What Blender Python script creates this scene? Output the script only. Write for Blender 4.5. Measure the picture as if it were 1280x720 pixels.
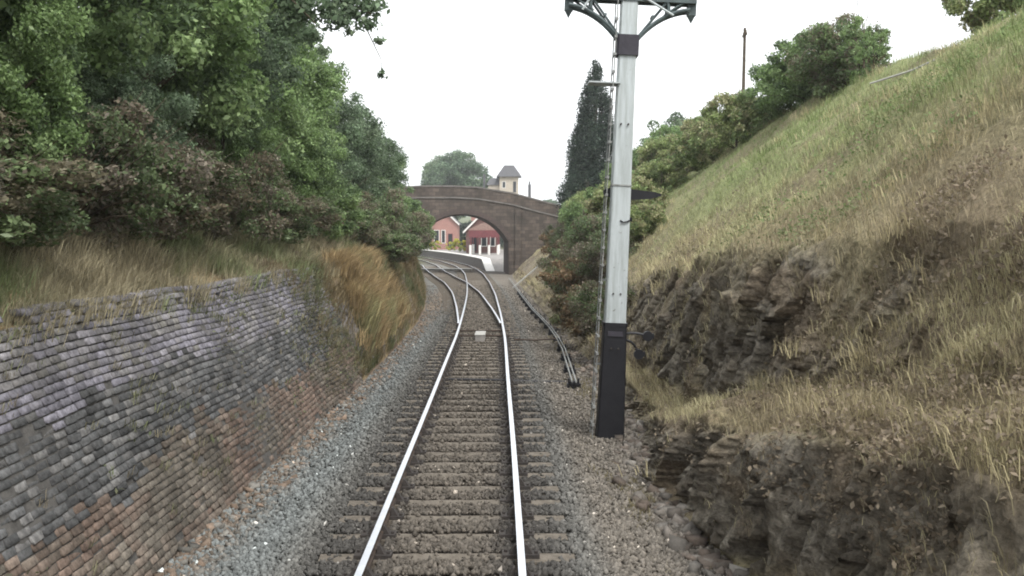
import bpy, bmesh, math, random
import numpy as np
R = math.radians
rnd = random.Random(7)
sc = bpy.context.scene
for o in list(bpy.data.objects): bpy.data.objects.remove(o)
col = sc.collection

# ------------------------------------------------------------------ camera, sky, sun, exposure
cam_d = bpy.data.cameras.new('camera'); cam = bpy.data.objects.new('camera', cam_d); col.objects.link(cam)
cam_d.sensor_width = 36.0; cam_d.lens = 36.56; cam_d.shift_y = -65/1280
cam_d.clip_start = 0.1; cam_d.clip_end = 3000
cam.location = (0, 0, 3.1); cam.rotation_euler = (R(90), 0, 0)
sc.camera = cam
EL, AZ = R(52), R(150)
w = bpy.data.worlds.new('World'); sc.world = w; w.use_nodes = True
nt = w.node_tree; nt.nodes.clear()
sky = nt.nodes.new('ShaderNodeTexSky'); sky.sky_type = 'NISHITA'; sky.sun_disc = False
sky.sun_elevation = EL; sky.sun_rotation = AZ; sky.air_density = 1.5; sky.dust_density = 6.0; sky.ozone_density = 1.0
hs = nt.nodes.new('ShaderNodeHueSaturation'); hs.inputs['Saturation'].default_value = 0.12; hs.inputs['Value'].default_value = 1.35
bg = nt.nodes.new('ShaderNodeBackground'); bg.inputs['Strength'].default_value = 0.15
wo = nt.nodes.new('ShaderNodeOutputWorld')
nt.links.new(sky.outputs[0], hs.inputs['Color']); mxs = nt.nodes.new('ShaderNodeMix'); mxs.data_type = 'RGBA'; mxs.inputs[0].default_value = .8; mxs.inputs[7].default_value = (7.6, 7.8, 8.0, 1)
nt.links.new(hs.outputs[0], mxs.inputs[6]); nt.links.new(mxs.outputs[2], bg.inputs[0]); nt.links.new(bg.outputs[0], wo.inputs[0])
sd = bpy.data.lights.new('sun', 'SUN'); sd.energy = 1.5; sd.angle = R(18); sd.color = (1.0, 0.97, 0.92)
sun = bpy.data.objects.new('sun', sd); col.objects.link(sun)
sun.rotation_euler = (R(90) - EL, 0, R(180) - AZ)
vs = sc.view_settings; vs.view_transform = 'Standard'; vs.look = 'None'; vs.gamma = 1.0; vs.use_curve_mapping = False
vs.exposure = 0.68
sc.render.engine = 'CYCLES'
sc.cycles.max_bounces = 6; sc.cycles.diffuse_bounces = 3; sc.cycles.transparent_max_bounces = 8
sc.cycles.pixel_filter_type = 'BLACKMAN_HARRIS'; sc.cycles.filter_width = 1.9
sc.cycles.use_denoising = True

# ------------------------------------------------------------------ numpy noise
def _h(ix, iy, iz, s):
    n = (ix.astype(np.int64)*374761393 + iy.astype(np.int64)*668265263 + iz.astype(np.int64)*2147483647 + s*1274126177) & 0xffffffff
    n = ((n ^ (n >> 13)) * 1274126177) & 0xffffffff
    n = ((n ^ (n >> 16)) * 2246822519) & 0xffffffff
    return ((n ^ (n >> 15)) & 0xffffff)/float(0xffffff)
def vnoise(x, y, z=None, s=0):
    x = np.asarray(x, float); y = np.asarray(y, float)
    z = np.zeros_like(x) if z is None else np.asarray(z, float)
    x, y, z = np.broadcast_arrays(x, y, z)
    ix, iy, iz = np.floor(x), np.floor(y), np.floor(z)
    fx, fy, fz = x-ix, y-iy, z-iz
    fx = fx*fx*(3-2*fx); fy = fy*fy*(3-2*fy); fz = fz*fz*(3-2*fz)
    r = 0
    for a in (0, 1):
        for b in (0, 1):
            for c in (0, 1):
                r = r + _h(ix+a, iy+b, iz+c, s)*(fx if a else 1-fx)*(fy if b else 1-fy)*(fz if c else 1-fz)
    return r*2-1
def fbm(x, y, z=None, s=0, o=4):
    x = np.asarray(x, float); y = np.asarray(y, float)
    r = 0; a = 1; t = 0
    for i in range(o):
        r = r + a*vnoise(x*2**i, y*2**i, None if z is None else np.asarray(z)*2**i, s+i*17); t += a; a *= .5
    return r/t
def lerp(a, b, t): return a+(b-a)*t
def sm(x, a, b):
    t = np.clip((np.asarray(x, float)-a)/(b-a), 0, 1); return t*t*(3-2*t)

# ------------------------------------------------------------------ helpers
def tag(o, label=None, cat=None, group=None, kind=None):
    if label: o['label'] = label
    if cat: o['category'] = cat
    if group: o['group'] = group
    if kind: o['kind'] = kind
    return o
def empty(name, loc, label=None, cat=None, group=None):
    o = bpy.data.objects.new(name, None); col.objects.link(o); o.location = loc; o.empty_display_size = .2
    return tag(o, label, cat, group)
def link(name, me, parent=None):
    o = bpy.data.objects.new(name, me); col.objects.link(o)
    if parent: o.parent = parent
    return o
def np_mesh(name, V, F, mat, colr=None, smooth=False, extra=None):
    """V Nx3, F Mxk uniform faces"""
    V = np.ascontiguousarray(V, np.float32); F = np.ascontiguousarray(F, np.int32)
    me = bpy.data.meshes.new(name); m, k = F.shape
    me.vertices.add(len(V)); me.vertices.foreach_set('co', V.ravel())
    me.loops.add(m*k); me.loops.foreach_set('vertex_index', F.ravel())
    me.polygons.add(m); me.polygons.foreach_set('loop_start', np.arange(0, m*k, k, dtype=np.int32))
    me.polygons.foreach_set('loop_total', np.full(m, k, np.int32))
    if smooth: me.polygons.foreach_set('use_smooth', np.ones(m, bool))
    me.update(calc_edges=True)
    if colr is not None:
        a = me.attributes.new('Col', 'FLOAT_COLOR', 'POINT')
        c = np.ones((len(V), 4), np.float32); c[:, :3] = colr; a.data.foreach_set('color', c.ravel())
    for nm, arr in (extra or {}).items():
        a = me.attributes.new(nm, 'FLOAT', 'POINT'); a.data.foreach_set('value', np.ascontiguousarray(arr, np.float32).ravel())
    for mm in (mat if isinstance(mat, (list, tuple)) else [mat]): me.materials.append(mm)
    return me
class MB:
    def __init__(s): s.v = []; s.f = []; s.m = []
    def add(s, vs, fs, m=0):
        b = len(s.v); s.v += [tuple(p) for p in vs]; s.f += [tuple(b+i for i in f) for f in fs]; s.m += [m]*len(fs); return s
    def box(s, x0, x1, y0, y1, z0, z1, m=0):
        return s.add([(x0,y0,z0),(x1,y0,z0),(x1,y1,z0),(x0,y1,z0),(x0,y0,z1),(x1,y0,z1),(x1,y1,z1),(x0,y1,z1)],
                     [(0,3,2,1),(4,5,6,7),(0,1,5,4),(1,2,6,5),(2,3,7,6),(3,0,4,7)], m)
    def tube(s, pts, rad, n=8, m=0, caps=True):
        pts = [np.array(p, float) for p in pts]
        rad = rad if isinstance(rad, (list, tuple)) else [rad]*len(pts)
        rings = []
        for i, p in enumerate(pts):
            d = pts[min(i+1, len(pts)-1)]-pts[max(i-1, 0)]; d = d/(np.linalg.norm(d)+1e-9)
            u = np.cross(d, (0, 0, 1) if abs(d[2]) < .9 else (0, 1, 0)); u /= np.linalg.norm(u); v = np.cross(d, u)
            rings += [p+rad[i]*(math.cos(2*math.pi*k/n)*u+math.sin(2*math.pi*k/n)*v) for k in range(n)]
        fs = [(i*n+k, i*n+(k+1) % n, (i+1)*n+(k+1) % n, (i+1)*n+k) for i in range(len(pts)-1) for k in range(n)]
        if caps: fs += [tuple(range(n))[::-1], tuple((len(pts)-1)*n+k for k in range(n))]
        return s.add(rings, fs, m)
    def prism(s, poly, y0, y1, m=0):
        """poly of (x,z), extruded in y"""
        n = len(poly)
        vs = [(x, y0, z) for x, z in poly]+[(x, y1, z) for x, z in poly]
        fs = [tuple(range(n)), tuple(range(2*n-1, n-1, -1))]+[(k, n+k, n+(k+1) % n, (k+1) % n) for k in range(n)]
        return s.add(vs, fs, m)
    def build(s, name, mat, parent=None, smooth=False, bevel=0):
        me = bpy.data.meshes.new(name); me.from_pydata([tuple(map(float, p)) for p in s.v], [], s.f)
        for mm in (mat if isinstance(mat, (list, tuple)) else [mat]): me.materials.append(mm)
        me.polygons.foreach_set('material_index', s.m)
        bm = bmesh.new(); bm.from_mesh(me)
        if bevel: bmesh.ops.bevel(bm, geom=list(bm.edges), offset=bevel, segments=1, affect='EDGES', clamp_overlap=True)
        bmesh.ops.recalc_face_normals(bm, faces=bm.faces); bm.to_mesh(me); bm.free()
        if smooth: me.polygons.foreach_set('use_smooth', [True]*len(me.polygons))
        return link(name, me, parent)

# ------------------------------------------------------------------ materials
def mat_new(name):
    m = bpy.data.materials.new(name); m.use_nodes = True
    return m, m.node_tree, m.node_tree.nodes['Principled BSDF']
def N(nt, t, **kw):
    n = nt.nodes.new(t)
    for k, v in kw.items():
        if hasattr(n, k): setattr(n, k, v)
        else: n.inputs[k].default_value = v
    return n
def ramp(nt, src, stops):
    r = nt.nodes.new('ShaderNodeValToRGB'); e = r.color_ramp.elements
    while len(e) < len(stops): e.new(.5)
    for q, (p, c) in zip(e, stops): q.position = p; q.color = (*c, 1)
    nt.links.new(src, r.inputs[0]); return r.outputs[0]
def simple(name, c, c2=None, rough=.7, scale=6, bump=.2, metal=0, bscale=None, detail=6, spec=.3):
    m, t, b = mat_new(name); tc = N(t, 'ShaderNodeTexCoord')
    n = N(t, 'ShaderNodeTexNoise', Scale=scale, Detail=detail, Roughness=.65); t.links.new(tc.outputs['Object'], n.inputs['Vector'])
    c2 = c2 or tuple(x*.7 for x in c)
    t.links.new(ramp(t, n.outputs[0], [(.32, c2), (.66, c)]), b.inputs['Base Color'])
    b.inputs['Roughness'].default_value = rough; b.inputs['Metallic'].default_value = metal; b.inputs['Specular IOR Level'].default_value = spec
    if bump:
        n2 = N(t, 'ShaderNodeTexNoise', Scale=bscale or scale*5, Detail=5); t.links.new(tc.outputs['Object'], n2.inputs['Vector'])
        bp = N(t, 'ShaderNodeBump', Strength=bump, Distance=.02); t.links.new(n2.outputs[0], bp.inputs['Height']); t.links.new(bp.outputs[0], b.inputs['Normal'])
    return m
def vcol(name, rough=.85, trans=0, noise=0, nscale=8, bump=0, bscale=30):
    m, t, b = mat_new(name); a = N(t, 'ShaderNodeAttribute', attribute_name='Col'); out = a.outputs['Color']
    tc = N(t, 'ShaderNodeTexCoord')
    if noise:
        n = N(t, 'ShaderNodeTexNoise', Scale=nscale, Detail=6, Roughness=.7); t.links.new(tc.outputs['Object'], n.inputs['Vector'])
        mp = N(t, 'ShaderNodeMapRange'); mp.inputs[1].default_value = .3; mp.inputs[2].default_value = .7
        mp.inputs[3].default_value = 1-noise; mp.inputs[4].default_value = 1+noise; t.links.new(n.outputs[0], mp.inputs[0])
        vm = N(t, 'ShaderNodeVectorMath', operation='SCALE'); t.links.new(out, vm.inputs[0]); t.links.new(mp.outputs[0], vm.inputs['Scale']); out = vm.outputs[0]
    t.links.new(out, b.inputs['Base Color']); b.inputs['Roughness'].default_value = rough; b.inputs['Specular IOR Level'].default_value = .2
    if bump:
        n2 = N(t, 'ShaderNodeTexNoise', Scale=bscale, Detail=6, Roughness=.7); t.links.new(tc.outputs['Object'], n2.inputs['Vector'])
        bp = N(t, 'ShaderNodeBump', Strength=bump, Distance=.03); t.links.new(n2.outputs[0], bp.inputs['Height']); t.links.new(bp.outputs[0], b.inputs['Normal'])
    if trans:
        tr = N(t, 'ShaderNodeBsdfTranslucent'); t.links.new(out, tr.inputs[0]); mx = N(t, 'ShaderNodeMixShader'); mx.inputs[0].default_value = trans
        t.links.new(b.outputs[0], mx.inputs[1]); t.links.new(tr.outputs[0], mx.inputs[2]); t.links.new(mx.outputs[0], t.nodes['Material Output'].inputs[0])
    return m
M = {}
M['leaf'] = vcol('leaf', .5, .38)
M['blade'] = vcol('grass_blade', .8, .2)
M['bank'] = vcol('bank_soil', .95, 0, .6, 17, 1.0, 34)
M['stone'] = vcol('ballast_stone', .9, 0, .2, 40)
M['brick'] = vcol('old_brick', .95, 0, .55, 14, .4, 45)
M['bark'] = simple('bark', (.11, .085, .06), (.05, .04, .03), .95, 8, .6)
M['rust'] = simple('rail_rust', (.085, .06, .045), (.035, .028, .025), .85, 14, .2)
M['steel'] = simple('rail_running_face', (.82, .84, .88), (.66, .68, .72), .28, 5, 0, metal=.85)
M['iron'] = simple('chair_iron', (.06, .05, .045), (.03, .027, .025), .8, 20, .3)
M['timber'] = simple('sleeper_timber', (.19, .165, .135), (.10, .085, .068), .95, 9, .7, bscale=50)
def streaky(name, c, c2, rough):
    m, t, b = mat_new(name); tc = N(t, 'ShaderNodeTexCoord'); mp = N(t, 'ShaderNodeMapping'); mp.inputs['Scale'].default_value = (9, 9, .7); t.links.new(tc.outputs['Object'], mp.inputs[0])
    n = N(t, 'ShaderNodeTexNoise', Scale=1.6, Detail=7, Roughness=.7); t.links.new(mp.outputs[0], n.inputs['Vector'])
    n2 = N(t, 'ShaderNodeTexNoise', Scale=14, Detail=6, Roughness=.75); t.links.new(tc.outputs['Object'], n2.inputs['Vector'])
    r1 = ramp(t, n.outputs[0], [(.36, c2), (.6, c)]); r2 = ramp(t, n2.outputs[0], [(.30, (.35, .30, .25)), (.38, (1, 1, 1))])
    mx = N(t, 'ShaderNodeMix', data_type='RGBA', blend_type='MULTIPLY'); mx.inputs[0].default_value = 1; t.links.new(r1, mx.inputs[6]); t.links.new(r2, mx.inputs[7])
    t.links.new(mx.outputs[2], b.inputs['Base Color']); b.inputs['Roughness'].default_value = rough; return m
M['black'] = simple('black_paint', (.008, .008, .011), (.016, .016, .019), .5, 5, .1)
M['white'] = streaky('white_paint', (.46, .50, .51), (.33, .36, .355), .5)
M['greymetal'] = simple('bracket_paint', (.10, .13, .13), (.06, .075, .08), .6, 6, .15)
M['band'] = simple('band_paint', (.055, .05, .062), (.03, .028, .036), .7, 5, .15)
M['ladder'] = simple('ladder_metal', (.30, .31, .30), (.16, .16, .155), .6, 9, .15)
M['pale'] = simple('pale_timber', (.45, .44, .41), (.28, .27, .25), .9, 7, .3)
M['cream'] = simple('cream_render', (.50, .44, .36), (.40, .35, .29), .9, 3, .2)
M['slate'] = simple('roof_slate', (.11, .11, .115), (.06, .06, .065), .8, 5, .4)
M['tile'] = simple('red_tile', (.30, .20, .17), (.18, .12, .10), .85, 5, .4)
M['redpaint'] = simple('red_paint', (.17, .045, .05), (.11, .035, .04), .6, 5, .1)
M['whitewood'] = simple('white_wood', (.78, .76, .72), (.6, .58, .55), .7, 4, .1)
M['platform'] = simple('platform_slab', (.30, .28, .26), (.20, .19, .18), .9, 3, .3)
M['platform_stone'] = simple('platform_stone', (.11, .10, .09), (.06, .055, .05), .95, 4, .5)
M['glass'] = simple('dark_glass', (.03, .035, .04), (.02, .022, .025), .15, 2, 0)
M['coping'] = simple('coping_stone', (.19, .175, .16), (.10, .092, .085), .9, 4, .5)
M_ = 0
def bond(name, cs, mortar, bw, bh, dirt=(.06, .055, .05), amt=.6):
    m, t, b = mat_new(name); tc = N(t, 'ShaderNodeTexCoord'); sp = N(t, 'ShaderNodeSeparateXYZ'); t.links.new(tc.outputs['Object'], sp.inputs[0])
    ad = N(t, 'ShaderNodeMath', operation='ADD'); t.links.new(sp.outputs[0], ad.inputs[0]); t.links.new(sp.outputs[1], ad.inputs[1])
    cb = N(t, 'ShaderNodeCombineXYZ'); t.links.new(ad.outputs[0], cb.inputs[0]); t.links.new(sp.outputs[2], cb.inputs[1])
    br = N(t, 'ShaderNodeTexBrick', Scale=1.0); br.inputs['Brick Width'].default_value = bw; br.inputs['Row Height'].default_value = bh
    br.inputs['Mortar Size'].default_value = .012; br.inputs['Color1'].default_value = (*cs[0], 1); br.inputs['Color2'].default_value = (*cs[1], 1); br.inputs['Mortar'].default_value = (*mortar, 1)
    t.links.new(cb.outputs[0], br.inputs['Vector'])
    n = N(t, 'ShaderNodeTexNoise', Scale=.7, Detail=8, Roughness=.7); t.links.new(tc.outputs['Object'], n.inputs['Vector'])
    mr = N(t, 'ShaderNodeMapRange'); mr.inputs[1].default_value = .4; mr.inputs[2].default_value = .65; mr.inputs[4].default_value = amt; t.links.new(n.outputs[0], mr.inputs[0])
    mx = N(t, 'ShaderNodeMix', data_type='RGBA'); t.links.new(mr.outputs[0], mx.inputs[0]); t.links.new(br.outputs[0], mx.inputs[6]); mx.inputs[7].default_value = (*dirt, 1)
    t.links.new(mx.outputs[2], b.inputs['Base Color']); b.inputs['Roughness'].default_value = .95; b.inputs['Specular IOR Level'].default_value = .15
    bp = N(t, 'ShaderNodeBump', Strength=.5, Distance=.03); t.links.new(br.outputs['Color'], bp.inputs['Height']); t.links.new(bp.outputs[0], b.inputs['Normal'])
    return m
M['bridge'] = bond('bridge_stone', ((.15, .118, .10), (.085, .07, .06)), (.055, .05, .045), .62, .30, (.04, .037, .033), .75)
M['vault'] = bond('arch_ring_brick', ((.12, .085, .075), (.085, .065, .06)), (.07, .06, .055), .24, .09)
M['station_brick'] = bond('station_brick', ((.38, .17, .14), (.30, .14, .12)), (.35, .25, .22), .23, .08, (.2, .12, .1), .3)

M['dark_brick'] = bond('dark_station_brick', ((.20, .09, .08), (.14, .07, .065)), (.12, .09, .08), .23, .08, (.08, .05, .045), .5)
# ------------------------------------------------------------------ lines of the place
def cx(Y):   # centre line of the through track
    return np.interp(Y, CY, CX)
_k = np.array([-20, 9.5, 32, 40, 54.5, 69.5, 85.7, 96.6, 110, 130, 150, 168, 200, 260.])
_v = np.array([-.37, -.65, -.97, -1.16, -1.6, -2.24, -3.12, -3.95, -5.3, -8.2, -11.9, -15.7, -23.5, -42.])
CY = np.linspace(-20, 260, 1121); CX = np.interp(CY, _k, _v)
ker = np.hanning(41); ker /= ker.sum()
CX = np.convolve(np.pad(CX, 20, mode='reflect', reflect_type='odd'), ker, 'valid')
def div(Y): return np.interp(Y, [33, 38, 45, 58, 69.5, 80, 90, 100, 120], [0, -.09, -.33, -.85, -1.5, -2.35, -3.0, -3.35, -3.45])

# ---- right bank: control profiles over Y
YR = np.array([-14, 0, 6, 9.7, 12, 14, 16, 18, 20, 24, 28, 35, 50, 66, 80, 92, 104.])
def a(*v): return np.array(v, float)
RF = a(2.7,2.6,2.4,2.25,2.05,1.85,1.95,2.15,2.1,1.95,1.9,1.7,1.25,.7,.2,-.05,-.3)
RLz = a(1.9,1.9,1.75,1.2,.8,.45,.15,.02,0,.05,.05,.1,.1,.1,.1,.1,.1)
RBx = a(4.3,4.2,3.7,3.3,3.1,3.0,2.9,2.85,2.75,2.55,2.4,2.2,1.8,1.3,.8,.55,.3)
RBz = a(2.5,2.4,2.2,1.75,1.3,.9,.55,.4,.38,.35,.35,.35,.35,.35,.35,.35,.35)
RTx = a(5.2,5.1,4.5,3.95,3.6,3.45,3.4,3.35,3.3,3.25,3.3,3.3,3.0,2.5,2.0,1.8,1.6)
RTz = a(3.3,3.25,3.15,3.1,3.05,3.0,2.9,2.7,2.5,2.25,2.0,1.8,1.7,1.6,1.6,1.5,1.5)
REx = a(9.5,9.5,9.5,9.5,9.5,9.5,9.5,9.5,9.5,9.5,9.5,9.5,9.5,8.6,7.6,7.0,6.8)
REz = a(7.3,7.3,7.3,7.3,7.3,7.3,7.3,7.3,7.3,7.3,7.3,7.3,7.0,6.3,5.6,5.3,4.9)
def profR(Y):
    g = lambda q: np.interp(Y, YR, q)
    f = g(RF); lz = g(RLz)
    X = [f, f+.28, g(RBx), g(RTx), lerp(g(RTx), g(REx), .5), g(REx), g(REx)+6, g(REx)+60, g(REx)+500]
    Z = [f*0-.26, lz, g(RBz), g(RTz), lerp(g(RTz), g(REz), .54), g(REz), g(REz)+.7, g(REz)+1.5, g(REz)+1.5]
    return X, Z
YL = np.array([-14, 0, 20, 22, 26, 33, 41, 49, 60, 70, 80, 88, 104.])
LF = a(-3.6,-3.55,-3.5,-3.4,-3.45,-3.5,-3.7,-4.1,-5.0,-6.1,-7.6,-8.4,-9.6)
def profL(Y):
    f = np.interp(Y, YL, LF); wl = 1-sm(Y, 22.8, 24.8)
    X = [f-.12*wl, f-.35-.25*wl, f-.85-.1*wl, f-2.6, f-5.4, f-12, f-60, f-500]
    Z = [f*0-.26, f*0+1.15, f*0+2.2, f*0+3.2, f*0+5.0, f*0+5.8, f*0+6.5, f*0+6.5]
    return X, Z
def grid(prof, yrow, seg):
    """sample a profile: seg = samples per span; returns X,Y,Z,U arrays (rows x cols)"""
    X, Z = prof(yrow); X = np.array(X).T; Z = np.array(Z).T
    gx = []; gz = []; gu = []
    for i, n in enumerate(seg):
        t = np.arange(n)/n
        gx.append(X[:, i:i+1]+(X[:, i+1:i+2]-X[:, i:i+1])*t); gz.append(Z[:, i:i+1]+(Z[:, i+1:i+2]-Z[:, i:i+1])*t)
        gu.append(np.broadcast_to(i+t, (len(yrow), n)))
    gx.append(X[:, -1:]); gz.append(Z[:, -1:]); gu.append(np.full((len(yrow), 1), float(len(seg))))
    return np.hstack(gx), np.broadcast_to(yrow[:, None], (len(yrow), sum(seg)+1)).copy(), np.hstack(gz), np.hstack(gu)
def grid_faces(r, c):
    i = np.arange(r*c).reshape(r, c)
    return np.stack([i[:-1, :-1].ravel(), i[:-1, 1:].ravel(), i[1:, 1:].ravel(), i[1:, :-1].ravel()], 1)
def mixc(c1, c2, t): return np.asarray(c1)*(1-t[..., None])+np.asarray(c2)*t[..., None]

# ------------------------------------------------------------------ ground
def zg(X, Y): return -.25+.02*fbm(X*1.5, Y*1.5, s=3)
gy = np.concatenate([np.linspace(-40, 4, 12), np.linspace(4.5, 110, 420), np.linspace(112, 1500, 60)])
gxx = np.concatenate([[-900, -300, -100, -40, -14], np.linspace(-9, 4, 90), [8, 20, 60, 200, 900]])
GX, GY = np.meshgrid(gxx, gy)
GZ = zg(GX, GY)+sm(GY, 185, 230)*5.5*(1-0)+sm(GY, 300, 900)*14
rel = GX-cx(GY)
base = np.broadcast_to(np.array((.155, .15, .135)), GX.shape+(3,)).copy()
base = mixc(base, np.array((.175, .18, .172)), sm(-rel, 1.5, 2.2)*(1-sm(-GX, 4, 6)))
base = mixc(base, np.array((.105, .085, .07)), sm(1.25-np.abs(rel), 0, .5)*.8)
base = mixc(base, np.array((.17, .15, .125)), sm(rel, 1.3, 1.8))
base = mixc(base, np.array((.22, .16, .11)), sm(-GX, 2.9, 3.4)*(1-sm(-GX, 4, 5))*.7)
base = mixc(base, np.array((.10, .12, .05)), np.maximum(sm(GY, 180, 200), sm(np.abs(GX), 9, 14)))
base *= (1+.25*fbm(GX*.8, GY*.8, s=5))[..., None]
M['ground'] = vcol('ballast_ground', .95, 0, .45, 26, 1.0, 38)
g = link('ground', np_mesh('ground', np.stack([GX, GY, GZ], -1).reshape(-1, 3), grid_faces(*GX.shape), M['ground'], base.reshape(-1, 3), True)); tag(g, kind='structure')

# ------------------------------------------------------------------ right bank
yr = np.concatenate([np.linspace(-14, 4, 30), np.linspace(4.04, 26, 560), np.linspace(26.1, 30, 50), np.linspace(30.2, 92.5, 200)])
segR = [44, 34, 64, 40, 40, 10, 4, 2]
X, Y, Z, U = grid(profR, yr, segR)
rock = np.maximum(sm(U, .05, .2)*(1-sm(U, .85, 1.2)), sm(U, 1.95, 2.15)*(1-sm(U, 2.75, 3.1))*sm(Y, 8, 12.5))
rock *= 1-sm(Y, 22, 30)*.6
rock = np.clip(rock+fbm(Y*.9, U*1.5, s=8)*1.1*rock, 0, 1)*(1-.4*(1-sm(Y, 5.5, 8)))
def facet(x, y, z, s):
    x = np.asarray(x, float); y = np.asarray(y, float); z = np.asarray(z, float); x, y, z = np.broadcast_arrays(x, y, z)
    ix, iy, iz = np.floor(x), np.floor(y), np.floor(z); best = np.full(x.shape, 9.); val = np.zeros(x.shape)
    for a_ in (-1, 0, 1):
        for b_ in (-1, 0, 1):
            for c_ in (-1, 0, 1):
                cx_, cy_, cz_ = ix+a_, iy+b_, iz+c_
                px, py, pz = cx_+_h(cx_, cy_, cz_, s), cy_+_h(cx_, cy_, cz_, s+1), cz_+_h(cx_, cy_, cz_, s+2)
                d = (x-px)**2+(y-py)**2+(z-pz)**2
                v = (_h(cx_, cy_, cz_, s+3)-.5)+(y-py)*(_h(cx_, cy_, cz_, s+4)-.5)*1.6+(z-pz)*(_h(cx_, cy_, cz_, s+5)-.6)*1.6
                k = d < best; best = np.where(k, d, best); val = np.where(k, v, val)
    return val
def displ(X, Y, Z, amp):
    wy = Y+.25*Z+.12*fbm(Y*2, Z*2, s=48); wz = Z+.1*fbm(Y*2, Z*2, s=49)
    return amp*(.22*fbm(Y*.8, Z*.7, X*.6, s=21, o=3)+.21*facet(X*0, wy*1.9+.5*wz, wz*.8, 61)+.12*facet(X*0, wy*5+1.2*wz, wz*1.4, 62)+.045*facet(X*0, wy*12+3*wz, wz*4, 63)-.02)
def displ_old(X, Y, Z, amp):
    strata = fbm(Y*1.9+Z*.8, Z*.8, X*.6, s=21, o=5); crag = 1-np.abs(fbm(Y*1.1, Z*1.4, X, s=31, o=4))*2.2
    blk = vnoise(np.floor(Y*2.6+.35*Z), np.floor(Z*3.1+.8*np.sin(Y*2)), s=44)
    rid = 1-np.abs(vnoise(Y*4.2+Z*1.6, Z*1.5-Y*.4, s=45))*2; rid2 = 1-np.abs(vnoise(Y*10+Z*3.5, Z*4-Y, s=46))*2
    blk2 = vnoise(np.floor(Y*6+1.4*Z), np.floor(Z*5+Y*.8), s=47)
    return amp*(.26*strata+.10*crag-.08+.06*blk+.10*rid+.045*rid2+.045*blk2)
near = 1-sm(Y, 45, 70)*.5
d = displ(X, Y, Z, rock*near*1.15)
far_flat = 1-sm(U, 5.5, 6)
soft = (.26*fbm(Y*.55, U*1.6, s=51, o=5)+.05*fbm(Y*3, U*9, s=52))*(1-rock)*sm(U, .1, 1)*far_flat
sh = sm(U, 0, .12)
X2 = X-d*sh-soft*.6; Z2 = Z+(soft*1.1+rock*.04*fbm(Y*5, Z*5, X*3, s=61))*sh
X2 += -rock*.03*fbm(Y*12, Z*12, X*7, s=71)*sh; Y2 = Y+rock*.05*fbm(Y*2.2, Z*2.2, s=81)*sh
n1 = fbm(Y*.35, U*1.1, s=91); n2 = fbm(Y*2.5, U*6, s=92)
soil = mixc((.20, .16, .105), (.31, .27, .16), sm(n1+n2*.5, -.3, .4))
soil = mixc(soil, (.19, .22, .095), sm(U, 2.9, 3.8)*(.35+.65*sm(n1+.4*n2, -.25, .25))*.85)
rk = mixc((.125, .108, .085), (.29, .262, .215), sm(.8*facet(0*X, Y*5+1.2*Z, Z*1.7-.8*Y, 62)+.6*fbm(Y*3, Z*2, s=96), -.5, .6))
rk = mixc(rk, (.21, .165, .115), sm(fbm(Y*.9, Z*1.6, s=97), .1, .5)*.7)
cb = soil*(1-rock[..., None])+rk*rock[..., None]
RX, RY, RZ, RU, RR = X2, Y2, Z2, U, rock
b = link('hillside', np_mesh('hillside', np.stack([X2, Y2, Z2], -1).reshape(-1, 3), grid_faces(*X.shape), M['bank'], cb.reshape(-1, 3), False)); tag(b, kind='structure')

# ------------------------------------------------------------------ left bank
yl = np.concatenate([np.linspace(-14, 4, 20), np.linspace(4.1, 40, 330), np.linspace(40.3, 92.5, 160)])
X, Y, Z, U = grid(profL, yl, [30, 24, 26, 24, 10, 4, 2])
wl = 1-sm(Y, 22.9, 24.4)
rockL = (1-wl)*(sm(U, .03, .15)*(1-sm(U, 1.4, 1.9)))*(1-sm(Y, 28, 33)*.65)
rockL = np.clip(rockL*(1+.8*fbm(Y*.9, U*1.5, s=108)), 0, 1)
d = displ(X, Y, Z, rockL*.55)
sh = sm(U, 0, .12)*(1-wl*(1-sm(U, 2, 2.6)))
soft = .2*fbm(Y*.8, U*2.2, s=151, o=5)*(1-rockL)*sh*(1-sm(U, 4, 5))
X2 = X+d*sh+soft*.6; Z2 = Z+soft
n1 = fbm(Y*.5, U*1.5, s=191)
soil = mixc((.14, .10, .07), (.26, .20, .11), sm(n1+.5*fbm(Y*3, U*5, s=192), -.3, .4))
soil = mixc(soil, (.07, .075, .04), sm(U, 2.2, 2.8)*.8)
rk = mixc((.12, .11, .105), (.27, .255, .25), sm(fbm(Y*2.5, Z*3, X, s=195), -.4, .5))
cb = soil*(1-rockL[..., None])+rk*rockL[..., None]
Y2 = Y
LX, LY, LZ, LU, LR = X2, Y2, Z2, U, rockL
b = link('hillside', np_mesh('hillside', np.stack([X2, Y2, Z2], -1).reshape(-1, 3), grid_faces(*X.shape)[:, ::-1], M['bank'], cb.reshape(-1, 3), False)); tag(b, kind='structure')
def hz(prof, X, Y):
    xs, zs = prof(np.array([float(Y)])); xs = [float(v[0]) for v in xs]; zs = [float(v[0]) for v in zs]
    if xs[0] > xs[-1]: xs = xs[::-1]; zs = zs[::-1]
    return float(np.interp(X, xs, zs))

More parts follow.
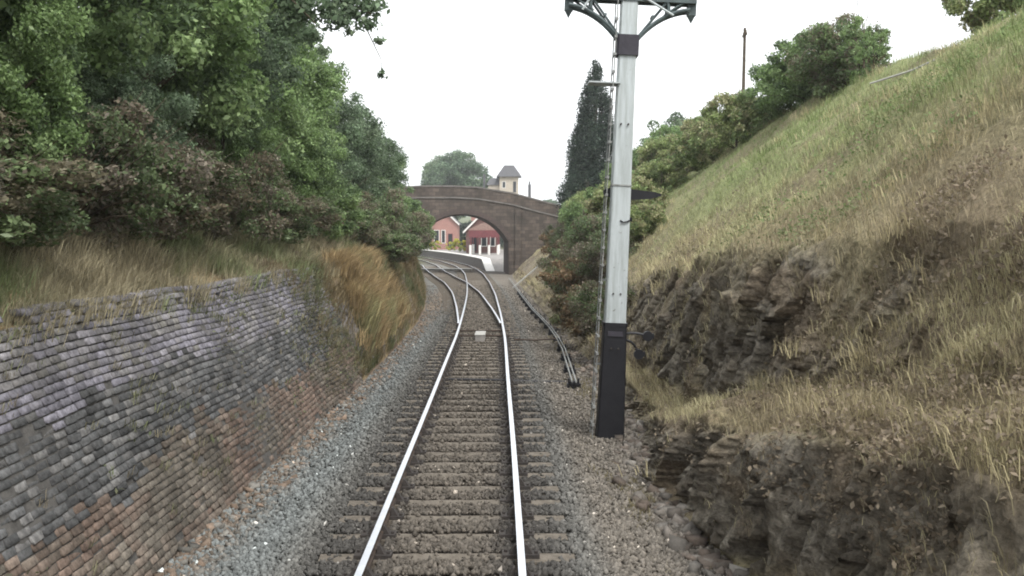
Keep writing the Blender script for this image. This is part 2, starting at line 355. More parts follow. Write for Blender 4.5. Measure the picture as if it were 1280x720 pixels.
# ------------------------------------------------------------------ track
PROF = [(-.035, 0), (.035, 0), (.036, -.03), (.012, -.042), (.01, -.1), (.034, -.115), (.034, -.145), (-.034, -.145), (-.034, -.115), (-.01, -.1), (-.012, -.042), (-.036, -.03)]
def rail(off, y0, y1, extra, parent, zoff=0.0, step=1.0):
    ys = np.arange(y0, y1+.01, step); xs = cx(ys)+(extra(ys) if extra else 0)
    ds = np.gradient(xs, ys); vs = []; fs = []; ms = []; n = len(PROF)
    for x, y, s_ in zip(xs, ys, ds):
        l = math.hypot(1, s_); nx, ny = 1/l, -s_/l
        wob = .003*math.sin(y*.45+off)
        vs += [(x+nx*(off+wob+p), y+ny*(off+p), q+zoff) for p, q in PROF]
    for i in range(len(ys)-1):
        for k in range(n):
            fs.append((i*n+k, (i+1)*n+k, (i+1)*n+(k+1) % n, i*n+(k+1) % n)); ms.append(1 if k == 0 else 0)
    fs.append(tuple(range(n))); ms.append(0); fs.append(tuple((len(ys)-1)*n+k for k in range(n))[::-1]); ms.append(0)
    m = MB(); m.v = vs; m.f = fs; m.m = ms
    return m.build('rail', [M['rust'], M['steel']], parent)
G2 = .7525
main = empty('railway_track', (float(cx(9.)), 0, -.25), 'near railway track with bright rails, coming towards the viewer and passing under the bridge', 'railway track')
def unparent_fix(o, parent):   # keep world coordinates under a parent that is not at the origin
    o.location = (-parent.location.x, -parent.location.y, -parent.location.z)
for s_ in (-1, 1): unparent_fix(rail(s_*G2, -4, 240, None, main), main)
left = empty('railway_track', (-3.2, 60, -.25), 'branching track that curves off to the left from the points, beside the left bank', 'railway track')
for s_ in (-1, 1): unparent_fix(rail(s_*G2, 37, 240, div, left, .0023), left)
def sleeper_mesh(seed, L=2.6):
    q = random.Random(seed); m = MB(); nx = 14
    vs = []; 
    for i in range(nx+1):
        x = -L/2+L*i/nx
        for (yy, zz) in ((-.125, -.30), (-.125, -.19), (-.11, -.178), (.11, -.178), (.125, -.19), (.125, -.30)):
            vs.append((x+q.uniform(-.01, .01), yy+q.uniform(-.007, .007), zz+q.uniform(-.006, .006)))
    fs = [(i*6+k, i*6+(k+1) % 6, (i+1)*6+(k+1) % 6, (i+1)*6+k) for i in range(nx) for k in range(6)]
    fs += [tuple(range(6))[::-1], tuple(nx*6+k for k in range(6))]
    m.add(vs, fs); return m
def chair_mb():
    m = MB(); m.box(-.19, .19, -.09, .09, -.182, -.135)
    for s_ in (-1, 1): m.add([(s_*.04, -.05, -.135), (s_*.12, -.06, -.135), (s_*.12, .06, -.135), (s_*.04, .05, -.135), (s_*.042, -.045, -.045), (s_*.065, -.04, -.05), (s_*.065, .04, -.05), (s_*.042, .045, -.045)],
              [(0,1,2,3), (4,5,6,7), (0,1,5,4), (1,2,6,5), (2,3,7,6), (3,0,4,7)])
    for s_ in (-1, 1): m.tube([(s_*.155, -.03*s_, -.135), (s_*.155, -.03*s_, -.11)], .018, 6)
    return m
protoS = [sleeper_mesh(i).build('sleeper', M['timber']) for i in range(6)]
protoC = chair_mb().build('rail_chair', M['iron'])
firstS = set(); usedC = False; yk = 5.6; cnt = 0; rest = MB(); spos = []
while yk < 150:
    q = rnd.uniform(-.03, .03); y = yk+q; x = float(cx(y)); sl = float(cx(y+.5)-cx(y-.5)); widen = 0
    ang = math.atan(-sl)
    if cnt < 100:
        pr = protoS[cnt % 6]
        o = pr if cnt < 6 else pr.copy()
        if cnt >= 6: col.objects.link(o)
        o.parent = main; L_ = 1+ (0 if y < 36 or y > 60 else 0)
        o.location = (x+rnd.uniform(-.03, .03)-main.location.x, y-main.location.y, -main.location.z+rnd.uniform(-.006, .004)); o.rotation_euler = (0, 0, ang+rnd.uniform(-.006, .006))
        if y < 34:
            for s_ in (-1, 1):
                c = protoC if not usedC else protoC.copy()
                if usedC: col.objects.link(c)
                usedC = True; c.parent = o; c.location = (s_*G2, 0, 0)
    else:
        c_, s2 = math.cos(ang), math.sin(ang)
        rest.add([(x+c_*u-s2*v, y+s2*u+c_*v, zz) for zz in (-.3, -.178) for (u, v) in ((-1.3, -.12), (1.3, -.12), (1.3, .12), (-1.3, .12))], [(0,3,2,1), (4,5,6,7), (0,1,5,4), (1,2,6,5), (2,3,7,6), (3,0,4,7)])
    spos.append(y); cnt += 1; yk += .72
ro = rest.build('sleeper', M['timber'], main); unparent_fix(ro, main); ro['kind'] = 'stuff'
# sleepers of the branching track
k = 0; protoD = None; y = 44.3
while y < 112:
    x = float(cx(y)+div(y)); dd = float(div(y)); sl = float(cx(y+.5)+div(y+.5)-cx(y-.5)-div(y-.5))
    Lh = 1.3 if dd < -2.65 else None
    if Lh is None:
        m = MB(); x1 = -1.3; x2 = max(-1.2, min(1.3, -dd-1.3-.02))   # only the part outside the through sleepers
        m.box(x1, max(x2, x1+.25), -.12, .12, -.31, -.18)
        o = m.build('sleeper', M['timber'], left)
    else:
        if protoD is None: o = sleeper_mesh(77).build('sleeper', M['timber'], left); protoD = o
        else: o = protoD.copy(); col.objects.link(o); o.parent = left
    o.location = (x-left.location.x, y+.02-left.location.y, -left.location.z-.004)
    k += 1; y += .72

# ballast stones
def scatter_stones(name, n, xf, yr_, size, cols, seed, zf, label, cat, prob=None):
    g_ = np.random.default_rng(seed)
    u = g_.random(n); y = 1/(1/yr_[0]+(1/yr_[1]-1/yr_[0])*u) if yr_[0] > 0 else g_.uniform(*yr_, n)
    x = xf(y, g_.random(n))
    if prob is not None: kmask = g_.random(n) < prob(x, y); x = x[kmask]; y = y[kmask]
    n = len(x); s_ = size[0]+(size[1]-size[0])*g_.random(n)**2.5
    blocky = size[1] > .06
    B = np.array([(1,0,0), (-1,0,0), (0,1,0), (0,-1,0), (0,0,1), (0,0,-1)], float)
    if blocky: B = np.array([(i, j, k) for k in (-.6, .6) for i, j in ((-1, -1), (1, -1), (1, 1), (-1, 1))], float)*.62
    nb = len(B)
    V = B[None]*(1+.5*(g_.random((n, nb, 1))-.5))*s_[:, None, None]*(1+.7*(g_.random((n, 1, 3))-.5))+ (g_.random((n, nb, 3))-.5)*s_[:, None, None]*(.35 if blocky else .6)
    a_ = g_.random(n)*6.28; bt = (g_.random(n)-.5)*1.6
    ca, sa = np.cos(a_), np.sin(a_); cb_, sb_ = np.cos(bt), np.sin(bt)
    Vx = V[..., 0]*cb_[:, None]-V[..., 2]*sb_[:, None]; Vz = V[..., 0]*sb_[:, None]+V[..., 2]*cb_[:, None]; Vy = V[..., 1]
    V = np.stack([Vx*ca[:, None]-Vy*sa[:, None], Vx*sa[:, None]+Vy*ca[:, None], Vz], -1)
    V += np.stack([x, y, zf(x, y)+s_*.35], -1)[:, None]
    F = np.array([(0,2,4), (2,1,4), (1,3,4), (3,0,4), (2,0,5), (1,2,5), (3,1,5), (0,3,5)])
    if blocky: F = np.array([(0,3,2,1), (4,5,6,7), (0,1,5,4), (1,2,6,5), (2,3,7,6), (3,0,4,7)])
    FF = (F[None]+np.arange(n)[:, None, None]*nb).reshape(-1, F.shape[1])
    C = cols(x, y, g_); C = np.repeat(C[:, None], nb, 1)
    o = link(name, np_mesh(name, V.reshape(-1, 3), FF, M['stone'], C.reshape(-1, 3))); tag(o, label, cat, kind='stuff'); return o
def bal_col(x, y, g_):
    n = len(x); rel = x-cx(y)
    c = np.broadcast_to(np.array((.20, .195, .18)), (n, 3))
    c = mixc(c, (.225, .24, .235), sm(-rel, 1.4, 2.0)); c = mixc(c, (.145, .12, .095), sm(1.0-np.abs(rel), -.3, .4)*.75); c = mixc(c, (.24, .21, .175), sm(rel, 1.35, 1.8)*.8)
    c = mixc(c, (.075, .07, .065), sm(.62-np.abs(np.abs(rel+.08)-.95), 0, .45)*.8)  # dark shade alongside the rails, painted into the stone colour
    c = mixc(c, (.22, .165, .12), sm(-x, 2.7, 3.3)*(g_.random(n) < .5)*.8)
    v = .5+.55*g_.random(n)**1.4; v[g_.random(n) < .004] = 3.0
    return c*v[:, None]
def onspl(x, y):
    yy = np.array(spos); j = np.clip(np.searchsorted(yy, y), 1, len(yy)-1); dmin = np.minimum(np.abs(y-yy[j]), np.abs(y-yy[j-1]))
    on = (dmin < .15) & (np.abs(x-cx(y)) < 1.32)
    onr = np.abs(np.abs(x-cx(y))-G2) < .07
    return np.where(onr, 0, np.where(on, .07, 1.0))
def zb(x, y):
    rel = np.abs(x-cx(y)); return -.235+.03*(rel < 1.5)*(1-sm(np.abs(rel-G2), 0, .25))*0+.045*sm(1.9-rel, 0, .5)+.012*(rel < .7)+.02*fbm(x*2, y*2, s=4)
scatter_stones('ballast', 120000, lambda y, u: lerp(np.interp(y, YL, LF)+.05, np.interp(y, YR, RF)+.1, u), (6.5, 70), (.016, .042), bal_col, 11, zb, 'grey ballast stones lying round the rails and sleepers', 'ballast', onspl)
def rub_col(x, y, g_):
    c = mixc(np.broadcast_to(np.array((.20, .185, .165)), (len(x), 3)), (.13, .10, .08), g_.random(len(x))*.9); return c*(.6+.8*g_.random(len(x)))[:, None]
scatter_stones('rubble', 1300, lambda y, u: np.interp(y, YR, RF)-.55*u**1.6+.12, (7, 40), (.03, .13), rub_col, 12, lambda x, y: zg(x, y)+.01, 'loose brown rock rubble fallen along the foot of the right hand bank', 'rubble')
scatter_stones('rubble', 900, lambda y, u: np.interp(y, YL, LF)+.1+.45*u**2, (8, 45), (.02, .08), lambda x, y, g_: mixc(np.broadcast_to(np.array((.22, .165, .125)), (len(x), 3)), (.2, .19, .17), (g_.random(len(x)) < .5)*1.0)*(.5+.8*g_.random(len(x)))[:, None], 13, lambda x, y: zg(x, y)+.01, 'reddish brick and stone crumbs along the foot of the left hand wall', 'rubble')

# ------------------------------------------------------------------ retaining wall on the left
wall = empty('retaining_wall', (-3.5, 10, -.25), 'battered old brick retaining wall beside the path on the left, red at the foot and lilac grey on top', 'wall')
def courses(name, z0, z1, colf, seed, bh=.077, bw=.225, jit=.006, miss=.02, GP=.0075):
    g_ = np.random.default_rng(seed); V = []; C = []
    rows = int(round((z1-z0)/bh))
    for r in range(rows):
        zz = z0+r*bh; yy = -6+(.5*bw if r % 2 else 0)
        yend = 24.4-.45*max(0, zz-.4)+.5*math.sin(zz*7)
        while yy < yend:
            L_ = bw*(1+g_.uniform(-.12, .12))
            if g_.random() > miss+(.5*max(0, float(sm(zz, 2.1, 2.45)))+.0)*(.5+.8*float(vnoise(yy*.8, 3.1, s=9)))+.35*float(sm(yy, 22, 25)):
                def bx(yv, zv): return np.interp(yv, YL, LF)-.02-.36*(zv+.2)*1.0+.05*float(fbm(yv*.35, zv*.8, s=31))
                x0 = bx(yy, zz)+g_.normal(0, jit); gp = GP
                zw = .02*math.sin(yy*.7)+.012*math.sin(yy*1.9+1)
                a0, a1, b0, b1 = yy+gp, yy+L_-gp, zz+gp+zw, zz+bh-gp*.8+zw; j = lambda: g_.normal(0, .0025); tb_ = .36*bh
                t_ = .006
                V.append([(x0-.16, a0, b0), (x0-.16, a1, b0), (x0-.16, a1, b1), (x0-.16, a0, b1),
                          (x0-.005+j(), a0+j()*.3, b0+j()), (x0-.005+j(), a1+j()*.3, b0+j()), (x0-.005-tb_+j(), a1, b1+j()), (x0-.005-tb_+j(), a0, b1+j()),
                          (x0+j(), a0+t_, b0+t_), (x0+j(), a1-t_, b0+t_), (x0-tb_+j(), a1-t_, b1-t_), (x0-tb_+j(), a0+t_, b1-t_)])
                C.append(colf(yy, zz, g_))
            yy += L_
    V = np.array(V); n = len(V); C = np.clip(np.repeat(np.array(C)[:, None], 12, 1), 0, 1)
    F = np.array([(0,1,5,4), (1,2,6,5), (2,3,7,6), (3,0,4,7), (4,5,9,8), (5,6,10,9), (6,7,11,10), (7,4,8,11), (8,9,10,11)])
    FF = (F[None]+np.arange(n)[:, None, None]*12).reshape(-1, 4)
    o = link(name, np_mesh(name, V.reshape(-1, 3), FF, M['brick'], C.reshape(-1, 3)), wall); unparent_fix(o, wall); return o
def streak(y, z): return 1+.35*float(fbm(y*2.6, z*.5, s=207))
def band_mix(y, z): return z+.28*float(fbm(y*.5, z*.6, s=209))+.10*float(fbm(y*3, z*2, s=210))
def c_any(y, z, g_):
    zz = band_mix(y, z)+g_.normal(0, .05)
    n = float(fbm(y*.7, z*2, s=201)); k = np.clip(.5+n*1.2+g_.normal(0, .25), 0, 1)
    red = np.array((.185, .135, .108))*k+np.array((.165, .145, .12))*(1-k)
    dark = np.array((.105, .105, .105))*(.7+.6*g_.random()) if g_.random() > .25 else np.array((.175, .17, .165))
    lil = lerp(np.array((.225, .215, .245)), np.array((.20, .19, .172)), np.clip(.35+n+.25*g_.normal(), 0, 1))
    c = red if zz < .66 else (dark if zz < 1.42 else lil)
    return c*(.62+.45*g_.random())*streak(y, z)*(1+.25*float(fbm(y*.9, z*1.2, s=211)))
courses('red_brick_footing', -.27, .64, c_any, 31)
courses('dark_brick_band', .64, 1.42, c_any, 32, miss=.02)
courses('grey_brick_face', 1.42, 2.40, c_any, 33, jit=.004, miss=.015)
# mortar backing behind the bricks
mb = MB(); ys = np.linspace(-6, 24, 240)
vs_ = []
for y_ in ys:
    for z_ in (-.3, .2, .7, 1.2, 1.7, 2.2): vs_.append((float(np.interp(y_, YL, LF))-.042-.36*(z_+.2)+(.05*float(fbm(y_*.35, z_*.8, s=31))+.006), y_, z_))
mb.add(vs_, [(i*6+k, i*6+k+1, (i+1)*6+k+1, (i+1)*6+k) for i in range(239) for k in range(5)])
M['mortar'] = simple('old_mortar', (.115, .108, .10), (.055, .052, .048), .95, 6, .5)
o = mb.build('mortar_core', M['mortar'], wall); unparent_fix(o, wall)

# ------------------------------------------------------------------ foliage
def leaf_mesh(P, Nn, size, C, g_, asp=.55):
    n = len(P)
    t = g_.normal(size=(n, 3)); t -= (t*Nn).sum(1, keepdims=True)*Nn; t /= np.linalg.norm(t, axis=1, keepdims=True)+1e-9
    b_ = np.cross(Nn, t); s_ = size*(.45+1.05*g_.random(n)**1.5)
    V = np.stack([P-t*s_[:, None]*.5, P+b_*s_[:, None]*asp*.5+Nn*s_[:, None]*.08, P+t*s_[:, None]*.5, P-b_*s_[:, None]*asp*.5+Nn*s_[:, None]*.08], 1)
    F = np.arange(n*4).reshape(n, 4)
    return V.reshape(-1, 3), F, np.repeat(C[:, None], 4, 1).reshape(-1, 3)
def crown_pts(cl, rad, n, g_, flat=.8, spread=.16):
    """cl: clump centres; rad: radii"""
    w_ = rad**2; k = g_.choice(len(cl), n, p=w_/w_.sum())
    dr = g_.normal(size=(n, 3)); dr[:, 2] += .25; dr /= np.linalg.norm(dr, axis=1, keepdims=True)
    rr = rad[k]*(1-np.abs(g_.normal(0, spread, n))-.15*g_.random(n)+.12*g_.random(n)**3)
    lump = 1+.55*fbm(dr[:, 0]*2.6+k*7.1, dr[:, 1]*2.6, dr[:, 2]*2.6, s=5)+.35*(g_.random(n) < .08)*g_.random(n)
    P = cl[k]+dr*(rr*lump)[:, None]*np.array((1, 1, flat))
    Nn = dr*.7+g_.normal(size=(n, 3))*.6; Nn /= np.linalg.norm(Nn, axis=1, keepdims=True)
    return P, Nn, k
def clumps(kind, Rr, H, n, g_):
    c = []; r = []
    while len(c) < n:
        u = g_.normal(size=3); u /= np.linalg.norm(u); q = g_.random()**.33
        if kind == 'bush':
            p = np.array((u[0]*Rr*q, u[1]*Rr*q, H*.45+u[2]*H*.47*q)); 
            if p[2] < H*.04: continue
            rr = Rr*g_.uniform(.12, .27)
        elif kind == 'tree':
            p = np.array((u[0]*Rr*q, u[1]*Rr*q, H*.54+u[2]*H*.44*q)); rr = Rr*g_.uniform(.12, .27)
        elif kind == 'cone':
            t = g_.random()**1.25; wdt = Rr*(1-t)**.75*(.9+.1*math.sin(t*20)); a_ = g_.random()*6.28
            p = np.array((math.cos(a_)*wdt*.75, math.sin(a_)*wdt*.75, H*.06+t*H*.92)); rr = Rr*(.14+.26*(1-t))
        c.append(p); r.append(rr)
    return np.array(c), np.array(r)
PAL = {
 'green': [(.15,.225,.085), (.20,.29,.115), (.26,.35,.16), (.12,.175,.085)],
 'blue': [(.125,.18,.10), (.16,.225,.135), (.21,.27,.17), (.10,.14,.085)],
 'brown': [(.14,.118,.08), (.17,.142,.105), (.10,.135,.065), (.12,.165,.075), (.22,.19,.15), (.12,.11,.075), (.14,.185,.09)],
 'rust':  [(.19,.13,.075), (.15,.115,.07), (.12,.14,.065), (.23,.16,.095), (.11,.10,.06)],
 'olive': [(.23,.29,.115), (.29,.33,.15), (.18,.24,.10), (.31,.30,.17)],
 'dark':  [(.03,.048,.036), (.04,.062,.045), (.055,.08,.055), (.025,.037,.03)],
 'mix': [(.15,.21,.09), (.19,.25,.12), (.19,.17,.115), (.12,.165,.08), (.22,.195,.14)],
 'yellow':[(.55,.50,.07), (.40,.42,.10), (.25,.33,.08)],
 'hazy':  [(.12,.18,.11), (.16,.23,.14), (.20,.26,.16), (.09,.14,.09)],  # far trees: paleness of distance haze put into the leaf colours
}
def crown_mesh(name, kind, Rr, H, ncl, nleaf, leaf, pal, seed, cl=None, rad=None, spread=.16, flat=.8, pale=.03):
    g_ = np.random.default_rng(seed)
    if cl is None: cl, rad = clumps(kind, Rr, H, ncl, g_)
    P, Nn, k = crown_pts(cl, rad, nleaf, g_, flat, spread)
    pc = np.array(PAL[pal]); ci = g_.integers(0, len(pc), len(cl)); c = pc[ci][k]
    alt = pc[g_.integers(0, len(pc), nleaf)]; m_ = (g_.random(nleaf) < .35)[:, None]; c = np.where(m_, alt, c)
    c = c*(.65+.75*g_.random(nleaf))[:, None]*(1+.25*fbm(P[:, 0]*1.3, P[:, 1]*1.3, P[:, 2]*1.3, s=9))[:, None]
    pl = g_.random(nleaf) < pale; c[pl] = c[pl]*1.3+np.array((.12, .13, .11))  # scattered pale leaves: highlights painted into the leaf colour
    P[:, 2] = np.maximum(P[:, 2], .03)
    V, F, C = leaf_mesh(P, Nn, leaf, c, g_)
    return np_mesh(name, V, F, M['leaf'], np.clip(C, .005, .8)), cl
def stem_mb(H, Rr, cl, seed, r0, n=7, lean=0):
    q = random.Random(seed); m = MB()
    top = (lean, 0, H*.8); m.tube([(0, 0, -.4), (lean*.2+q.uniform(-.05, .05), q.uniform(-.05, .05), H*.25), (lean*.5, q.uniform(-.1, .1), H*.5), top], [r0*1.25, r0, r0*.7, r0*.25], 8)
    idx = q.sample(range(len(cl)), min(n, len(cl)))
    for i in idx:
        c = cl[i]; z0 = min(H*.6, max(H*.08, c[2]*.45)); s_ = (lean*z0/H, 0, z0); md = ((s_[0]+c[0])*.5+q.uniform(-.1, .1), (s_[1]+c[1])*.5+q.uniform(-.1, .1), (s_[2]+c[2])*.5+.05*H)
        m.tube([s_, md, tuple(c)], [r0*.5, r0*.32, r0*.12], 6)
    for k in range(int(n*2.5) if Rr < 1.8 else 0):
        c = np.array(cl[q.randrange(len(cl))]); d_ = c-np.array((0, 0, H*.3)); d_ = d_/(np.linalg.norm(d_)+1e-6)
        m.tube([tuple(c-d_*.3), tuple(c+d_*.25+np.array((0, 0, .1))), tuple(c+d_*q.uniform(.45, .75)+np.array((q.uniform(-.12, .12), q.uniform(-.12, .12), .22)))], [.010, .007, .003], 4)
    return m
PROT = {}
def proto(key, kind, Rr, H, ncl, nleaf, leaf, pal, seed, r0=.07, n=7, **kw):
    me, cl = crown_mesh('crown' if kind != 'bush' else 'foliage', kind, Rr, H, ncl, nleaf, leaf, pal, seed, **kw)
    PROT[key] = (me, stem_mb(H, Rr, cl, seed, r0, n), kind, None)
def place(key, name, x, y, z, s, rz, label, cat, group=None, sz=None):
    me, st, kind, _ = PROT[key]; root = empty(name, (x, y, z), label, cat, group); root.rotation_euler = (0, 0, rz); root.scale = (s, s, sz or s)
    link(me.name.split('.')[0], me, root)
    if PROT[key][3] is None:
        o = st.build('trunk' if kind != 'bush' else 'stems', M['bark'], root, smooth=True); PROT[key] = (me, st, kind, o.data)
    else: link('trunk' if kind != 'bush' else 'stems', PROT[key][3], root)
    return root
proto('t_green', 'tree', 2.5, 6.4, 120, 80000, .105, 'green', 1, .13, spread=.5)
proto('t_blue', 'tree', 2.4, 6.0, 110, 70000, .10, 'blue', 2, .12, spread=.5)
proto('t_mix', 'tree', 2.4, 6.2, 115, 76000, .105, 'mix', 3, .12, spread=.5)
proto('b_brown', 'bush', 1.7, 2.6, 90, 36000, .085, 'brown', 4, .04, 12, spread=.4)
proto('b_brown2', 'bush', 1.6, 2.3, 80, 32000, .075, 'brown', 5, .04, 12, spread=.4)
proto('b_rust', 'bush', 1.5, 2.2, 75, 26000, .10, 'rust', 6, .04, 12, spread=.4)
proto('b_green', 'bush', 1.7, 2.7, 80, 30000, .11, 'green', 8, .05, 9, spread=.45)
proto('b_olive', 'bush', 1.6, 2.5, 75, 28000, .11, 'olive', 9, .05, 9, spread=.45)
proto('b_mix', 'bush', 1.6, 2.6, 75, 30000, .095, 'mix', 10, .05, 9, spread=.25)
proto('sapling', 'bush', .75, 2.4, 60, 4200, .085, 'green', 14, .03, 12, spread=.7)
# ---- left bank
LB = [ # key, X offset from foot, Y, scale, sz, label
 ('t_mix', -3.1, 1.5, 1.05, None, 'brownish green tree out beyond the left edge, nearest the viewer on the left bank', 'tree'),
 ('t_blue', -2.4, 6.2, 1.05, None, 'dark green tree at the far left standing over the nearest part of the brick wall', 'tree'),
 ('t_mix', -3.8, 9.3, 1.10, None, 'tree of mixed green and brown leaves in the upper left corner of the view', 'tree'),
 ('t_green', -3.8, 13.5, 1.15, None, 'tall fresh green tree on the left bank, behind the brown brambles over the wall', 'tree'),
 ('t_green', -3.4, 18.0, 1.05, None, 'bright green tree above the middle of the brick wall', 'tree'),
 ('t_blue', -3.5, 22.5, 1.02, None, 'bluish green tree above the far end of the brick wall', 'tree'),
 ('t_green', -4.0, 27.5, 0.95, None, 'green tree above the orange grass on the left, left of the open sky', 'tree'),
 ('t_green', -4.0, 33.0, 0.93, None, 'green tree where the left skyline drops steeply to the sky', 'tree'),
 ('t_blue', -3.7, 39.0, 0.93, None, 'dull green tree on the left skyline beyond the steep drop', 'tree'),
 ('t_blue', -3.5, 46.0, 0.91, None, 'grey green tree midway between orange grass and bridge on the left bank', 'tree'),
 ('t_blue', -3.2, 53.0, 0.93, None, 'round topped grey green tree standing highest before the bridge on the left', 'tree'),
 ('t_green', -2.8, 61.0, 0.80, None, 'green tree on the left bank stepping down towards the bridge', 'tree'),
 ('t_blue', -2.1, 69.0, 0.64, None, 'low green tree second from the bridge on the left bank', 'tree'),
 ('t_mix', -1.8, 78.0, 0.55, None, 'small green and brown tree beside the left end of the bridge', 'tree'),
 ('t_green', -2.7, 11.8, .52, None, 'small bright green tree growing out over the nearer brambles', 'tree'),
 ('t_blue', -2.6, 16.0, .50, None, 'small dull green tree hanging between two brambles over the wall', 'tree'),
 ('t_green', -2.5, 21.3, .50, None, 'small fresh green tree over the far end of the brick wall', 'tree'),
 ('t_green', -2.6, 28.5, .55, None, 'small green tree rising just behind the orange grass', 'tree'),
 ('b_mix', -2.00, 4.2, 1.10, None, 'leafy bush at the far left on top of the nearest wall end', 'bush'),
 ('b_brown', -2.20, 8.0, 1.00, None, 'brown bramble bush on the wall top, nearest the viewer', 'bush'),
 ('b_mix', -2.40, 10.8, 1.10, None, 'half brown half green bush on the wall top beside the nearest bramble', 'bush'),
 ('b_brown2', -2.30, 13.6, 1.15, None, 'dense brown bramble over the lilac bricks, left of centre of the wall', 'bush'),
 ('b_brown', -2.50, 16.6, 1.10, None, 'large reddish brown bramble hanging over the wall top', 'bush'),
 ('b_brown2', -2.30, 19.8, 1.05, None, 'brown bramble over the far end of the brick wall', 'bush'),
 ('b_mix', -2.30, 23.2, 1.05, None, 'green and brown bush between brick wall end and orange grass', 'bush'),
 ('b_brown', -2.50, 26.6, 1.00, None, 'brown bush directly above the orange grass tufts', 'bush'),
 ('b_green', -2.30, 30.5, 1.00, None, 'bush behind the last orange grass tuft', 'bush'),
 ('b_mix', -1.95, 35.0, 1.00, None, 'dusky green and brown bush reaching down to the path beyond the orange grass', 'bush'),
 ('b_mix', -1.65, 39.5, 0.95, None, 'dark mixed bush leaning over the path on the left beyond the points box', 'bush'),
 ('b_mix', -1.55, 44.5, 1.00, None, 'two coloured bush low on the left bank beside the start of the branching rails', 'bush'),
 ('b_green', -1.55, 50.5, 1.04, None, 'green bush low on the left bank beside the crossing of the rails', 'bush'),
 ('b_green', -1.65, 57.0, 1.04, None, 'green bush low on the left bank under the round topped tree', 'bush'),
 ('b_mix', -1.35, 64.0, 1.04, None, 'two toned bush third from the bridge at the foot of the left bank', 'bush'),
 ('b_mix', -1.05, 72.0, 1.00, None, 'bush second from the bridge at the foot of the left bank', 'bush'),
 ('b_mix', -0.75, 79.5, 0.95, None, 'mixed bush nearest the bridge, hiding the left side of the arch', 'bush'),
 ('b_mix', -0.95, 37.0, 1.00, None, 'low bush spilling down to the path just past the last orange grass', 'bush'),
 ('b_brown', -1.00, 42.0, 0.95, None, 'low brown bush at the path edge short of the branching rails', 'bush'),
 ('b_mix', -1.05, 48.0, 0.90, None, 'low bush at the path edge level with the crossing rails', 'bush'),
 ('b_green', -1.10, 54.5, 0.90, None, 'low green bush close beside the branching rails', 'bush')
]
for i, (k_, dx, y, s, sz_, lab, cat) in enumerate(LB):
    x = float(np.interp(y, YL, LF))+dx
    z = hz(profL, x, y)-.1
    place(k_, 'tree' if cat == 'tree' else 'bush', x, y, z, s if cat == 'tree' or y > 42 else s*.86, rnd.uniform(0, 6.28), lab, cat, 'trees along the top of the left bank' if cat == 'tree' else 'bushes and brambles on the left bank', sz=None if cat == 'tree' or y > 42 else s*(.5, .78, .62, .9, .55)[i % 5])
